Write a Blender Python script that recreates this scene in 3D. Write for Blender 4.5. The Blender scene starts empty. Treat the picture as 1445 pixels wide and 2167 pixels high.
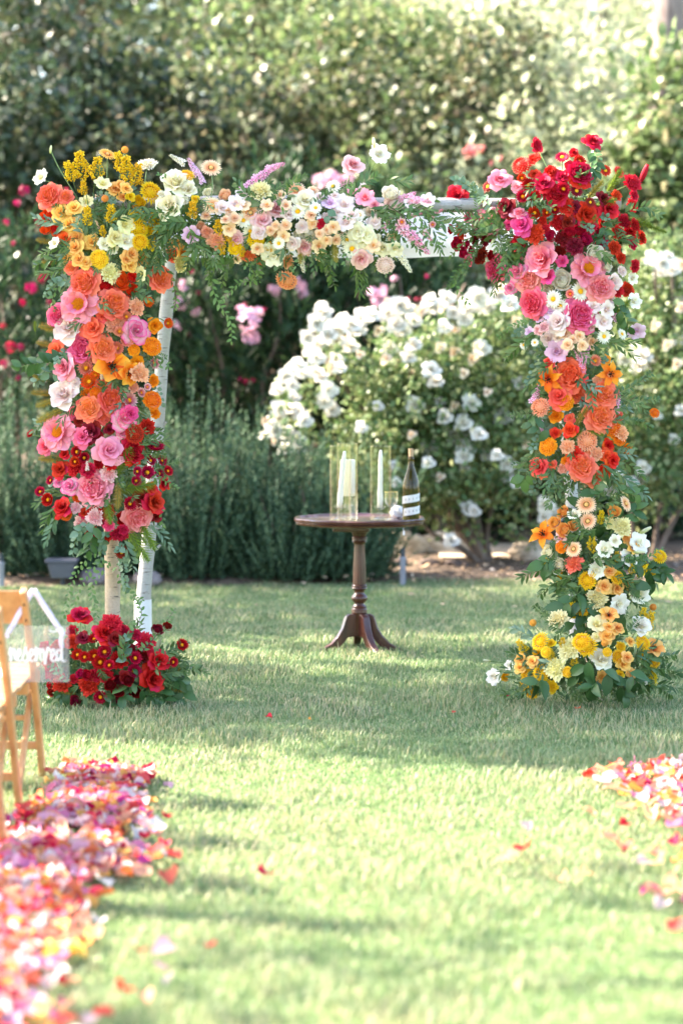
import bpy, bmesh, math, random
import numpy as np
from mathutils import Vector, Matrix

# ------------------------------------------------------------------ camera, sky, sun, exposure
SC = bpy.context.scene
COL = SC.collection
W0, H0, FPX = 1445.0, 2167.0, 5117.0
CAM_H, HORIZON = 1.58, 763.0
THETA = math.atan((H0/2-HORIZON)/FPX)
cam = bpy.data.cameras.new('camera')
cam.sensor_fit = 'VERTICAL'; cam.sensor_height = 36.0; cam.lens = 85.0
cam.clip_start = 0.1; cam.clip_end = 500.0
cam.dof.use_dof = True; cam.dof.focus_distance = 11.3; cam.dof.aperture_fstop = 1.65
cam_o = bpy.data.objects.new('camera', cam); COL.objects.link(cam_o)
cam_o.location = (0, 0, CAM_H); cam_o.rotation_euler = (math.pi/2-THETA, 0, 0)
SC.camera = cam_o

SUN_EL, SUN_AZ = math.radians(38), math.atan2(-1.0, 0.30)     # azimuth from +Y towards +X
wd = bpy.data.worlds.new('World'); SC.world = wd; wd.use_nodes = True
nt = wd.node_tree
bg = nt.nodes['Background']; sky = nt.nodes.new('ShaderNodeTexSky')
sky.sky_type = 'NISHITA'; sky.sun_disc = False
sky.sun_elevation = SUN_EL; sky.sun_rotation = SUN_AZ
sky.air_density = 1.0; sky.dust_density = 2.0; sky.ozone_density = 1.0
bg.inputs['Strength'].default_value = 0.125
nt.links.new(sky.outputs['Color'], bg.inputs['Color'])
sun = bpy.data.lights.new('sun', 'SUN'); sun.energy = 4.8; sun.angle = math.radians(0.55)
sun.color = (1.0, 0.91, 0.77)
sun_o = bpy.data.objects.new('sun', sun); COL.objects.link(sun_o)
SUN_DIR = Vector((math.sin(SUN_AZ)*math.cos(SUN_EL), math.cos(SUN_AZ)*math.cos(SUN_EL), math.sin(SUN_EL)))
sun_o.rotation_euler = SUN_DIR.to_track_quat('Z', 'Y').to_euler()
sun_o.location = SUN_DIR*60
vs = SC.view_settings
vs.view_transform = 'Standard'; vs.look = 'None'; vs.gamma = 1.0; vs.exposure = 2.75
vs.use_curve_mapping = False
try:
    vs.use_white_balance = True; vs.white_balance_temperature = 6780; vs.white_balance_tint = 11
except Exception: pass
SC.cycles.max_bounces = 8; SC.cycles.transparent_max_bounces = 24
SC.cycles.use_denoising = True
SC.cycles.sample_clamp_indirect = 8.0

# ------------------------------------------------------------------ helpers
R = random.Random(7)
NR = np.random.default_rng(11)
def at(px, py, d):
    """point in the world at depth d (metres in front of the camera) under a photo position"""
    a, b = (px-W0/2)/FPX, (H0/2-py)/FPX
    dy = math.cos(THETA)+b*math.sin(THETA); dz = -math.sin(THETA)+b*math.cos(THETA)
    k = d/dy
    return Vector((a*k, d, CAM_H+dz*k))
def ground_y(py):
    b = (H0/2-py)/FPX
    dy = math.cos(THETA)+b*math.sin(THETA); dz = -math.sin(THETA)+b*math.cos(THETA)
    return -CAM_H/dz*dy
def on_ground(px, py):
    return at(px, py, ground_y(py))
def lin(h):
    o = []
    for i in (0, 2, 4):
        c = int(h[i:i+2], 16)/255
        o.append(c/12.92 if c <= .04045 else ((c+.055)/1.055)**2.4)
    return (o[0], o[1], o[2], 1)

def tag(o, label=None, cat=None, group=None, kind=None):
    if label: o['label'] = label
    if cat: o['category'] = cat
    if group: o['group'] = group
    if kind: o['kind'] = kind
    return o
def empty(name, loc, label=None, cat=None, group=None, rz=0):
    o = bpy.data.objects.new(name, None); COL.objects.link(o)
    o.empty_display_size = .05
    o.location = loc; o.rotation_euler = (0, 0, rz)
    return tag(o, label, cat, group)
def link(name, me, parent=None, loc=None, mat=None):
    o = bpy.data.objects.new(name, me); COL.objects.link(o)
    if parent is not None: o.parent = parent
    if loc is not None: o.location = loc
    if mat is not None: o.matrix_basis = mat
    return o
def copy_tree(o, parent=None):
    c = o.copy(); COL.objects.link(c); c.parent = parent
    for ch in list(o.children): copy_tree(ch, c)
    return c

def np_mesh(name, co, tris, mat, shade=None, smooth=True):
    me = bpy.data.meshes.new(name)
    co = np.asarray(co, dtype=np.float32).reshape(-1, 3); tris = np.asarray(tris, dtype=np.int32).reshape(-1, 3)
    me.vertices.add(len(co)); me.vertices.foreach_set('co', co.ravel())
    me.loops.add(tris.size); me.loops.foreach_set('vertex_index', tris.ravel())
    me.polygons.add(len(tris)); me.polygons.foreach_set('loop_start', np.arange(0, tris.size, 3, dtype=np.int32))
    if smooth: me.polygons.foreach_set('use_smooth', np.ones(len(tris), dtype=bool))
    me.update(calc_edges=True)
    if shade is not None:
        at_ = me.attributes.new('shade', 'FLOAT_COLOR', 'POINT')
        s = np.ones((len(co), 4), dtype=np.float32); s[:, :shade.shape[1]] = shade
        at_.data.foreach_set('color', s.ravel())
    if mat: me.materials.append(mat)
    return me

class MB:
    """collects shapes for ONE mesh"""
    def __init__(s): s.v = []; s.f = []; s.c = []
    def add(s, vs_, fs, c=(.5, .5, .5)):
        n = len(s.v); s.v += [tuple(p) for p in vs_]; s.f += [tuple(i+n for i in f) for f in fs]
        if c and isinstance(c[0], (tuple, list)): s.c += [tuple(x) for x in c]
        else: s.c += [tuple(c)]*len(vs_)
        return s
    def box(s, c, d, rot=None, col=(.5, .5, .5)):
        c = Vector(c); p = []
        for i in range(8):
            q = Vector(((i & 1)-.5, ((i >> 1) & 1)-.5, ((i >> 2) & 1)-.5))
            q = Vector((q.x*d[0], q.y*d[1], q.z*d[2]))
            if rot: q = rot @ q
            p.append(c+q)
        return s.add(p, [(0, 2, 3, 1), (4, 5, 7, 6), (0, 1, 5, 4), (2, 6, 7, 3), (0, 4, 6, 2), (1, 3, 7, 5)], col)
    def bar(s, a, b, w, h, side=(1, 0, 0)):
        a, b = Vector(a), Vector(b); z = (b-a).normalized(); x = Vector(side); x = (x-z*x.dot(z)).normalized(); y = z.cross(x)
        rot = Matrix((x, y, z)).transposed()
        return s.box((a+b)/2, (w, h, (b-a).length), rot)
    def tube(s, pts, rad, n=8, caps=True, wob=0, rng=R):
        pts = [Vector(p) for p in pts]; m = len(pts)
        if not hasattr(rad, '__len__'): rad = [rad]*m
        vs_, fs = [], []
        ref = None
        for i, p in enumerate(pts):
            t = (pts[min(i+1, m-1)]-pts[max(i-1, 0)]).normalized()
            if ref is None: ref = t.orthogonal().normalized()
            ref = (ref-t*ref.dot(t)).normalized(); b = t.cross(ref)
            for k in range(n):
                a = 2*math.pi*k/n; r_ = rad[i]*(1+wob*(rng.random()-.5))
                vs_.append(p+(ref*math.cos(a)+b*math.sin(a))*r_)
        for i in range(m-1):
            for k in range(n):
                fs.append((i*n+k, i*n+(k+1) % n, (i+1)*n+(k+1) % n, (i+1)*n+k))
        if caps: fs.append(tuple(range(n-1, -1, -1))); fs.append(tuple((m-1)*n+k for k in range(n)))
        return s.add(vs_, fs)
    def lathe(s, prof, n=32, c=(0, 0, 0), caps=True, flute=None):
        vs_, fs = [], []
        for j, (r, z) in enumerate(prof):
            for k in range(n):
                a = 2*math.pi*k/n
                rr = r*(flute(a, z) if flute else 1)
                vs_.append((c[0]+rr*math.cos(a), c[1]+rr*math.sin(a), c[2]+z))
        for j in range(len(prof)-1):
            for k in range(n): fs.append((j*n+k, j*n+(k+1) % n, (j+1)*n+(k+1) % n, (j+1)*n+k))
        if caps: fs.append(tuple(range(n-1, -1, -1))); fs.append(tuple((len(prof)-1)*n+k for k in range(n)))
        return s.add(vs_, fs)
    def mesh(s, name, mat, smooth=True, sharp=None):
        me = bpy.data.meshes.new(name); me.from_pydata(s.v, [], s.f)
        if smooth:
            me.polygons.foreach_set('use_smooth', [True]*len(me.polygons))
            if sharp is not None: me.set_sharp_from_angle(angle=math.radians(sharp))
        a = me.attributes.new('shade', 'FLOAT_COLOR', 'POINT')
        a.data.foreach_set('color', [x for c in s.c for x in (c[0], c[1], c[2], 1)])
        me.materials.append(mat); me.update()
        return me
    def obj(s, name, mat, parent=None, loc=None, smooth=True, sharp=40, bevel=0):
        o = link(name, s.mesh(name, mat, smooth, sharp), parent, loc)
        if bevel:
            b = o.modifiers.new('bevel', 'BEVEL'); b.width = bevel; b.segments = 2; b.limit_method = 'ANGLE'
        return o
def spline(pts, n=6):
    """Catmull-Rom through the points"""
    P = [Vector(p) for p in pts]
    if len(P) < 3: return [P[0].lerp(P[-1], i/n) for i in range(n+1)]
    out = []
    for i in range(len(P)-1):
        a, b, c, d = P[max(i-1, 0)], P[i], P[i+1], P[min(i+2, len(P)-1)]
        for k in range(n):
            t = k/n
            out.append(.5*((2*b)+(c-a)*t+(2*a-5*b+4*c-d)*t*t+(3*b-a-3*c+d)*t**3))
    return out+[P[-1]]

# ------------------------------------------------------------------ materials
def nodes(name):
    m = bpy.data.materials.new(name); m.use_nodes = True
    n = m.node_tree.nodes; L = m.node_tree.links
    return m, n, L, n['Principled BSDF'], n['Material Output']
def ramp(n, stops):
    r = n.new('ShaderNodeValToRGB'); e = r.color_ramp.elements
    while len(e) < len(stops): e.new(.5)
    for i, (p, c) in enumerate(stops): e[i].position = p; e[i].color = c
    return r
def leafy(name, cols, rough=.5, trans=.3, tcol=None, spec=.35, objrand=.5):
    """leaf material: colour picked per leaf (attribute) and per object"""
    m, n, L, p, out = nodes(name)
    a = n.new('ShaderNodeAttribute'); a.attribute_name = 'shade'
    sep = n.new('ShaderNodeSeparateColor'); L.new(a.outputs['Color'], sep.inputs[0])
    oi = n.new('ShaderNodeObjectInfo')
    ad = n.new('ShaderNodeMath'); ad.operation = 'MULTIPLY_ADD'; ad.inputs[1].default_value = objrand
    L.new(oi.outputs['Random'], ad.inputs[0]); L.new(sep.outputs['Blue'], ad.inputs[2])
    fr = n.new('ShaderNodeMath'); fr.operation = 'FRACT'; L.new(ad.outputs[0], fr.inputs[0])
    r = ramp(n, [(i/(max(len(cols)-1, 1)), c) for i, c in enumerate(cols)])
    L.new(fr.outputs[0], r.inputs[0])
    L.new(r.outputs[0], p.inputs['Base Color']); p.inputs['Roughness'].default_value = rough
    p.inputs['Specular IOR Level'].default_value = spec
    t = n.new('ShaderNodeBsdfTranslucent')
    if tcol:
        mx = n.new('ShaderNodeMixRGB'); mx.blend_type = 'MULTIPLY'; mx.inputs[0].default_value = 1; mx.inputs[2].default_value = tcol
        L.new(r.outputs[0], mx.inputs[1]); L.new(mx.outputs[0], t.inputs['Color'])
    else: L.new(r.outputs[0], t.inputs['Color'])
    ms = n.new('ShaderNodeMixShader'); ms.inputs[0].default_value = trans
    L.new(p.outputs[0], ms.inputs[1]); L.new(t.outputs[0], ms.inputs[2]); L.new(ms.outputs[0], out.inputs['Surface'])
    return m
def petal_mat(name, inner, outer, edge=None, base=None, trans=.16, rough=.6, val=1.0):
    """shade.r: along the petal, shade.g: inner to outer layer, shade.b: chance per petal"""
    m, n, L, p, out = nodes(name)
    a = n.new('ShaderNodeAttribute'); a.attribute_name = 'shade'
    sep = n.new('ShaderNodeSeparateColor'); L.new(a.outputs['Color'], sep.inputs[0])
    mx = n.new('ShaderNodeMixRGB'); mx.inputs[1].default_value = lin(inner); mx.inputs[2].default_value = lin(outer)
    L.new(sep.outputs['Green'], mx.inputs[0]); col = mx.outputs[0]
    if base:
        rr = ramp(n, [(0, (1, 1, 1, 1)), (.45, (0, 0, 0, 1))]); L.new(sep.outputs['Red'], rr.inputs[0])
        m2 = n.new('ShaderNodeMixRGB'); m2.inputs[2].default_value = lin(base)
        L.new(rr.outputs[0], m2.inputs[0]); L.new(col, m2.inputs[1]); col = m2.outputs[0]
    if edge:
        rr = ramp(n, [(.55, (0, 0, 0, 1)), (1, (1, 1, 1, 1))]); L.new(sep.outputs['Red'], rr.inputs[0])
        m2 = n.new('ShaderNodeMixRGB'); m2.inputs[2].default_value = lin(edge)
        L.new(rr.outputs[0], m2.inputs[0]); L.new(col, m2.inputs[1]); col = m2.outputs[0]
    oi = n.new('ShaderNodeObjectInfo'); hs = n.new('ShaderNodeHueSaturation')
    mr = n.new('ShaderNodeMapRange'); mr.inputs[3].default_value = .82*val; mr.inputs[4].default_value = 1.08*val
    ad = n.new('ShaderNodeMath'); ad.operation = 'MULTIPLY_ADD'; ad.inputs[1].default_value = .5
    L.new(oi.outputs['Random'], ad.inputs[0])
    hb = n.new('ShaderNodeMath'); hb.operation = 'MULTIPLY'; hb.inputs[1].default_value = .5
    L.new(sep.outputs['Blue'], hb.inputs[0]); L.new(hb.outputs[0], ad.inputs[2])
    L.new(ad.outputs[0], mr.inputs[0]); L.new(mr.outputs[0], hs.inputs['Value']); L.new(col, hs.inputs['Color'])
    mh = n.new('ShaderNodeMapRange'); mh.inputs[3].default_value = .488; mh.inputs[4].default_value = .512
    L.new(oi.outputs['Random'], mh.inputs[0]); L.new(mh.outputs[0], hs.inputs['Hue'])
    col = hs.outputs[0]
    L.new(col, p.inputs['Base Color']); p.inputs['Roughness'].default_value = rough
    p.inputs['Specular IOR Level'].default_value = .22
    t = n.new('ShaderNodeBsdfTranslucent'); L.new(col, t.inputs['Color'])
    ms = n.new('ShaderNodeMixShader'); ms.inputs[0].default_value = trans
    L.new(p.outputs[0], ms.inputs[1]); L.new(t.outputs[0], ms.inputs[2]); L.new(ms.outputs[0], out.inputs['Surface'])
    return m
def noisy(name, c1, c2, scale=8, rough=.7, bump=.0, stretch=(1, 1, 1), spec=.3, detail=6, lo=.35, hi=.65, bdist=.01, coat=0):
    m, n, L, p, out = nodes(name)
    tc = n.new('ShaderNodeTexCoord'); mp = n.new('ShaderNodeMapping'); mp.inputs['Scale'].default_value = stretch
    L.new(tc.outputs['Object'], mp.inputs[0])
    nz = n.new('ShaderNodeTexNoise'); nz.inputs['Scale'].default_value = scale; nz.inputs['Detail'].default_value = detail
    L.new(mp.outputs[0], nz.inputs['Vector'])
    r = ramp(n, [(lo, c1), (hi, c2)]); L.new(nz.outputs[0], r.inputs[0]); L.new(r.outputs[0], p.inputs['Base Color'])
    p.inputs['Roughness'].default_value = rough; p.inputs['Specular IOR Level'].default_value = spec
    if coat: p.inputs['Coat Weight'].default_value = coat; p.inputs['Coat Roughness'].default_value = .15
    if bump:
        b = n.new('ShaderNodeBump'); b.inputs['Strength'].default_value = bump; b.inputs['Distance'].default_value = bdist
        L.new(nz.outputs[0], b.inputs['Height']); L.new(b.outputs[0], p.inputs['Normal'])
    return m
def plain(name, c, rough=.5, spec=.4, metal=0):
    return noisy(name, tuple(x*.9 for x in c[:3])+(1,), c, 14, rough, 0, spec=spec) if not metal else _metal(name, c, rough)
def _metal(name, c, rough):
    m = noisy(name, c, c, 5, rough); m.node_tree.nodes['Principled BSDF'].inputs['Metallic'].default_value = 1
    return m
def thin_glass(name, tint=(1, 1, 1, 1), refl=1.0, ior=1.45, gloss=(1, 1, 1, 1)):
    """thin clear wall: transparent, with a mirror that follows the Fresnel curve"""
    m, n, L, p, out = nodes(name); n.remove(p)
    tr = n.new('ShaderNodeBsdfTransparent'); tr.inputs[0].default_value = tint
    gl = n.new('ShaderNodeBsdfGlossy'); gl.inputs['Roughness'].default_value = .03; gl.inputs['Color'].default_value = gloss
    lw = n.new('ShaderNodeLayerWeight'); lw.inputs['Blend'].default_value = .5
    pw = n.new('ShaderNodeMath'); pw.operation = 'POWER'; pw.inputs[1].default_value = 3.0; L.new(lw.outputs['Facing'], pw.inputs[0])
    mu = n.new('ShaderNodeMath'); mu.operation = 'MULTIPLY_ADD'; mu.inputs[1].default_value = .55*refl; mu.inputs[2].default_value = .035*refl; mu.use_clamp = True
    L.new(pw.outputs[0], mu.inputs[0])
    ms = n.new('ShaderNodeMixShader'); L.new(mu.outputs[0], ms.inputs[0]); L.new(tr.outputs[0], ms.inputs[1]); L.new(gl.outputs[0], ms.inputs[2])
    L.new(ms.outputs[0], out.inputs['Surface'])
    return m
def birch_mat(name, c_bark, c_tan, tan_lo, tan_hi):
    m, n, L, p, out = nodes(name)
    tc = n.new('ShaderNodeTexCoord')
    mp = n.new('ShaderNodeMapping'); mp.inputs['Scale'].default_value = (5, 5, 42); L.new(tc.outputs['Object'], mp.inputs[0])
    n1 = n.new('ShaderNodeTexNoise'); n1.inputs['Scale'].default_value = 3; n1.inputs['Detail'].default_value = 3; L.new(mp.outputs[0], n1.inputs['Vector'])
    r1 = ramp(n, [(.62, (0, 0, 0, 1)), (.70, (1, 1, 1, 1))]); L.new(n1.outputs[0], r1.inputs[0])
    n2 = n.new('ShaderNodeTexNoise'); n2.inputs['Scale'].default_value = 7; n2.inputs['Detail'].default_value = 5; L.new(tc.outputs['Object'], n2.inputs['Vector'])
    r2 = ramp(n, [(tan_lo, c_bark), (tan_hi, c_tan)]); L.new(n2.outputs[0], r2.inputs[0])
    n3 = n.new('ShaderNodeTexNoise'); n3.inputs['Scale'].default_value = 90; n3.inputs['Detail'].default_value = 2; L.new(tc.outputs['Object'], n3.inputs['Vector'])
    mg = n.new('ShaderNodeMixRGB'); mg.blend_type = 'MULTIPLY'; mg.inputs[0].default_value = .35; L.new(r2.outputs[0], mg.inputs[1]); L.new(n3.outputs[0], mg.inputs[2])
    mx = n.new('ShaderNodeMixRGB'); mx.inputs[2].default_value = (.10, .075, .06, 1); L.new(r1.outputs[0], mx.inputs[0]); L.new(mg.outputs[0], mx.inputs[1])
    L.new(mx.outputs[0], p.inputs['Base Color']); p.inputs['Roughness'].default_value = .75
    b = n.new('ShaderNodeBump'); b.inputs['Strength'].default_value = .5; b.inputs['Distance'].default_value = .006
    L.new(n1.outputs[0], b.inputs['Height']); L.new(b.outputs[0], p.inputs['Normal'])
    return m

C3 = lambda r, g, b: (r, g, b, 1)
M = {}
M['leaf'] = leafy('arrangement_leaf', [C3(.05, .11, .03), C3(.09, .17, .045), C3(.14, .21, .07), C3(.06, .13, .05), C3(.2, .25, .1)], .42, .28)
M['euc'] = leafy('grey_green_leaf', [C3(.16, .25, .17), C3(.11, .2, .12), C3(.2, .29, .2)], .55, .2)
M['broad'] = leafy('broad_leaf', [C3(.04, .10, .03), C3(.06, .14, .04), C3(.11, .2, .055)], .36, .22, spec=.4)
M['vine'] = leafy('vine_leaf', [C3(.12, .23, .07), C3(.17, .28, .1), C3(.09, .19, .07)], .45, .35)
M['stem'] = noisy('green_stem', C3(.10, .17, .05), C3(.16, .24, .08), 30)
M['twig'] = noisy('brown_twig', C3(.05, .03, .025), C3(.11, .06, .05), 30)
M['rosemary'] = leafy('rosemary_needles', [C3(.045, .095, .055), C3(.08, .15, .08), C3(.16, .24, .13), C3(.06, .12, .08)], .6, .3, spec=.2)
M['oleander'] = leafy('oleander_leaf', [C3(.018, .045, .02), C3(.03, .068, .03), C3(.06, .115, .045)], .45, .3, spec=.28)
M['roseleaf'] = leafy('rose_leaf', [C3(.07, .14, .05), C3(.12, .2, .07), C3(.19, .27, .1), C3(.28, .3, .14), C3(.09, .16, .06)], .42, .36, spec=.4)
M['shrub'] = leafy('shrub_leaf', [C3(.09, .145, .055), C3(.13, .2, .075), C3(.18, .25, .1), C3(.23, .28, .125), C3(.32, .28, .17)], .4, .42, spec=.45)
M['shrub_shaded'] = leafy('shaded_shrub_leaf', [C3(.03, .055, .03), C3(.05, .085, .042), C3(.09, .13, .06), C3(.17, .14, .09)], .34, .25, spec=.5)  # shrub leaf darkened: shade of the left background put into the colour
M['shrub_sunlit'] = leafy('sunlit_shrub_leaf', [C3(.31, .37, .21), C3(.39, .44, .27), C3(.47, .5, .33), C3(.52, .49, .36)], .45, .48, spec=.35)  # shrub leaf lightened: sunlight at the upper right put into the colour
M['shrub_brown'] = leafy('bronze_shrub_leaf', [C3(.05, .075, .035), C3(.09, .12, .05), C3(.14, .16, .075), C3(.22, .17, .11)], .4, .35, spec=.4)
M['bark'] = noisy('brown_bark', C3(.10, .07, .055), C3(.22, .17, .14), 6, .85, .6, (3, 3, .6), bdist=.02)
M['pinkbark'] = noisy('pale_bark', C3(.14, .10, .09), C3(.32, .25, .23), 9, .85, .6, (2, 2, .5), bdist=.02)

# ------------------------------------------------------------------ leaf arrays
def unit(a): return a/np.maximum(np.linalg.norm(a, axis=-1, keepdims=True), 1e-9)
def leaf_arrays(B, D, N, L, Wd, bend=.15, b=None, base=0):
    """6-vertex leaves: base points B, directions D, normals N, lengths L, widths Wd"""
    B = np.asarray(B, float); n = len(B)
    D = unit(np.asarray(D, float)); N = np.asarray(N, float); N = unit(N-D*np.sum(N*D, -1, keepdims=True)); S = np.cross(D, N)
    L = np.broadcast_to(np.asarray(L, float), (n,))[:, None]; Wd = np.broadcast_to(np.asarray(Wd, float), (n,))[:, None]
    co = np.empty((n, 6, 3))
    co[:, 0] = B
    co[:, 1] = B+D*L*.36+S*Wd*.5+N*Wd*.12; co[:, 2] = B+D*L*.36-S*Wd*.5+N*Wd*.12
    co[:, 3] = B+D*L*.72+S*Wd*.4+N*(Wd*.12-L*bend*.5); co[:, 4] = B+D*L*.72-S*Wd*.4+N*(Wd*.12-L*bend*.5)
    co[:, 5] = B+D*L-N*L*bend
    t = np.array([(0, 2, 1), (1, 2, 4), (1, 4, 3), (3, 4, 5)])
    tr = (np.arange(n)*6)[:, None, None]+t[None]+base
    if b is None: b = NR.random(n)
    sh = np.zeros((n, 6, 3)); sh[:, :, 0] = np.array([0, .36, .36, .72, .72, 1]); sh[:, :, 1] = .5; sh[:, :, 2] = np.asarray(b)[:, None]
    return co.reshape(-1, 3), tr.reshape(-1, 3), sh.reshape(-1, 3)
def rdir(n): return unit(NR.normal(size=(n, 3)))
def crown_pts(c, rad, n, clumps=60, spread=.2, lo=.6, top=0.0):
    """clumped points through the outer part of an ellipsoid"""
    rad = np.array(rad, float); c = np.array(c, float)
    cd = rdir(clumps); cd[:, 2] = np.where(NR.random(clumps) < top, np.abs(cd[:, 2]), cd[:, 2])
    cr = lo+(1.02-lo)*NR.random(clumps)**.6
    cc = cd*cr[:, None]
    k = NR.integers(0, clumps, n)
    sz = spread*(.6+.8*NR.random(clumps))
    p = cc[k]+NR.normal(size=(n, 3))*sz[k][:, None]
    return c+p*rad, unit(p)
def leafy_crown(name, parent, loc, blobs, mat, size, asp=.5, clumps=60, spread=.16, lo=.55, top=.3):
    """one crown mesh; blobs: (centre, radii, leaves) in the thing's own space"""
    Bs, Ds, Ns, Ls = [], [], [], []
    for c, rad, n in blobs:
        B, O = crown_pts(c, rad, n, clumps, spread, lo, top)
        D = unit(O*.5+rdir(n)*.9+np.array([0, 0, .1])); N = unit(O*.5+rdir(n)*.6+np.array([0, 0, .6]))
        Bs.append(B); Ds.append(D); Ns.append(N); Ls.append(size*(.7+.6*NR.random(n)))
    B, D, N, L = map(np.concatenate, (Bs, Ds, Ns, Ls))
    co, tr, sh = leaf_arrays(B, D, N, L, L*asp)
    return link(name, np_mesh(name, co, tr, mat, sh, smooth=False), parent)
def limbs(parent, name, base, top, r0, r1, mat, kink=.12, n=8, seed=1):
    rg = random.Random(seed); base, top = Vector(base), Vector(top)
    pts = [base.lerp(top, i/5)+Vector((rg.uniform(-1, 1), rg.uniform(-1, 1), 0))*kink*(1 if 0 < i < 5 else 0) for i in range(6)]
    pts = spline(pts, 3); m = len(pts)
    return MB().tube(pts, [r0+(r1-r0)*i/(m-1) for i in range(m)], n, wob=.12, rng=rg).obj(name, mat, parent)

# ------------------------------------------------------------------ ground
m_soil = noisy('lawn_soil', C3(.07, .12, .035), C3(.14, .2, .07), 3, .9, .3)
me = bpy.data.meshes.new('lawn'); S_ = 150
me.from_pydata([(-S_, -S_, 0), (S_, -S_, 0), (S_, S_, 0), (-S_, S_, 0)], [], [(0, 1, 2, 3)]); me.materials.append(m_soil)
tag(link('lawn', me), kind='structure')
def lawn_end(x): return 16.95+.22*math.sin(x*.9+.6)+.1*math.sin(x*2.3)
m_mulch = noisy('bark_mulch', C3(.045, .03, .022), C3(.17, .12, .085), 16, .95, .9, bdist=.03)
vsb, fsb = [], []
xs = [-16+.4*i for i in range(81)]
for x in xs: vsb += [(x, lawn_end(x), .004), (x, lawn_end(x)+.25, .05), (x, 19.0, .06), (x, 60, .3)]
for i in range(len(xs)-1):
    for k in range(3): fsb.append((i*4+k, (i+1)*4+k, (i+1)*4+k+1, i*4+k+1))
me = bpy.data.meshes.new('garden_bed'); me.from_pydata(vsb, [], fsb); me.materials.append(m_mulch)
tag(link('garden_bed', me), kind='structure')
m_path = noisy('sandy_path', C3(.36, .28, .21), C3(.52, .42, .33), 5, .95, .3)
me = bpy.data.meshes.new('path')
me.from_pydata([(.75, 18.55, .07), (2.3, 18.5, .07), (2.4, 19.7, .085), (.8, 19.8, .085)], [], [(0, 1, 2, 3)]); me.materials.append(m_path)
tag(link('path', me), kind='structure')

# lawn blades
M['grass'] = leafy('grass_blade', [C3(.08, .163, .06), C3(.135, .238, .095), C3(.21, .305, .135), C3(.345, .375, .2), C3(.51, .435, .28)], .5, .4, spec=.4)
def grass():
    Bx, By = [], []
    rows = [(4.6, 7.0, 7600), (7.0, 9.5, 7200), (9.5, 12.5, 5600), (12.5, 17.3, 4200)]
    WD = []
    for y0, y1, den in rows:
        wmax = 2*(.1412*y1*1.22+.55); n = int(den*(y1-y0)*wmax)
        y = y0+(y1-y0)*NR.random(n); x = (NR.random(n)-.5)*wmax
        ok = (np.abs(x) < .1412*y*1.22+.55) & (y < 17.0+.22*np.sin(x*.9+.6)+.1*np.sin(x*2.3))
        Bx.append(x[ok]); By.append(y[ok]); WD.append(np.full(ok.sum(), .0036*(1+.06*(y0-4.6))))
    x, y, wd_ = np.concatenate(Bx), np.concatenate(By), np.concatenate(WD); n = len(x)
    tuft = .5+.5*np.sin(x*7.1+2*np.sin(y*3.3))*np.sin(y*5.7+1.5*np.sin(x*4.1))
    h = (.016+.032*NR.random(n))*(.6+.75*tuft)*(.85+.3*np.sin(x*2.3+1.1*np.sin(y*1.9))*np.sin(y*2.9)); h[NR.random(n) < .03] *= 1.6
    a = NR.random(n)*2*np.pi; lean = .25+.75*NR.random(n)
    dx, dy = np.cos(a), np.sin(a); sx, sy = -dy, dx
    w = wd_*(.7+.6*NR.random(n))
    co = np.zeros((n, 5, 3))
    mx_, my_ = x+dx*h*lean*.3, y+dy*h*lean*.3; tx, ty = x+dx*h*lean, y+dy*h*lean
    for j, s in ((0, 1), (1, -1)):
        co[:, j, 0] = x+sx*w*.5*s; co[:, j, 1] = y+sy*w*.5*s; co[:, j, 2] = 0
        co[:, j+2, 0] = mx_+sx*w*.42*s; co[:, j+2, 1] = my_+sy*w*.42*s; co[:, j+2, 2] = h*.55
    co[:, 4, 0] = tx; co[:, 4, 1] = ty; co[:, 4, 2] = h*(1-.25*lean)
    t = np.array([(0, 1, 3), (0, 3, 2), (2, 3, 4)])
    tr = (np.arange(n)*5)[:, None, None]+t[None]
    b = np.clip(.34+.2*(tuft-.5)+.17*NR.normal(size=n)+.10*np.sin(x*1.7+y*1.1)*np.sin(y*.9-x), 0, .99)
    dry = (np.sin(x*2.9+y*1.3)*np.sin(y*2.2-x*1.7+2) > .72); b[dry] = np.clip(b[dry]+.18, 0, .99)
    b[NR.random(n) < .14] = .93
    sh = np.zeros((n, 5, 3)); sh[:, :, 2] = b[:, None]
    o = link('lawn_grass', np_mesh('lawn_grass', co.reshape(-1, 3), tr.reshape(-1, 3), M['grass'], sh.reshape(-1, 3), smooth=False))
    tag(o, 'short mown green grass blades of the lawn', 'grass', kind='stuff')
grass()

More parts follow.
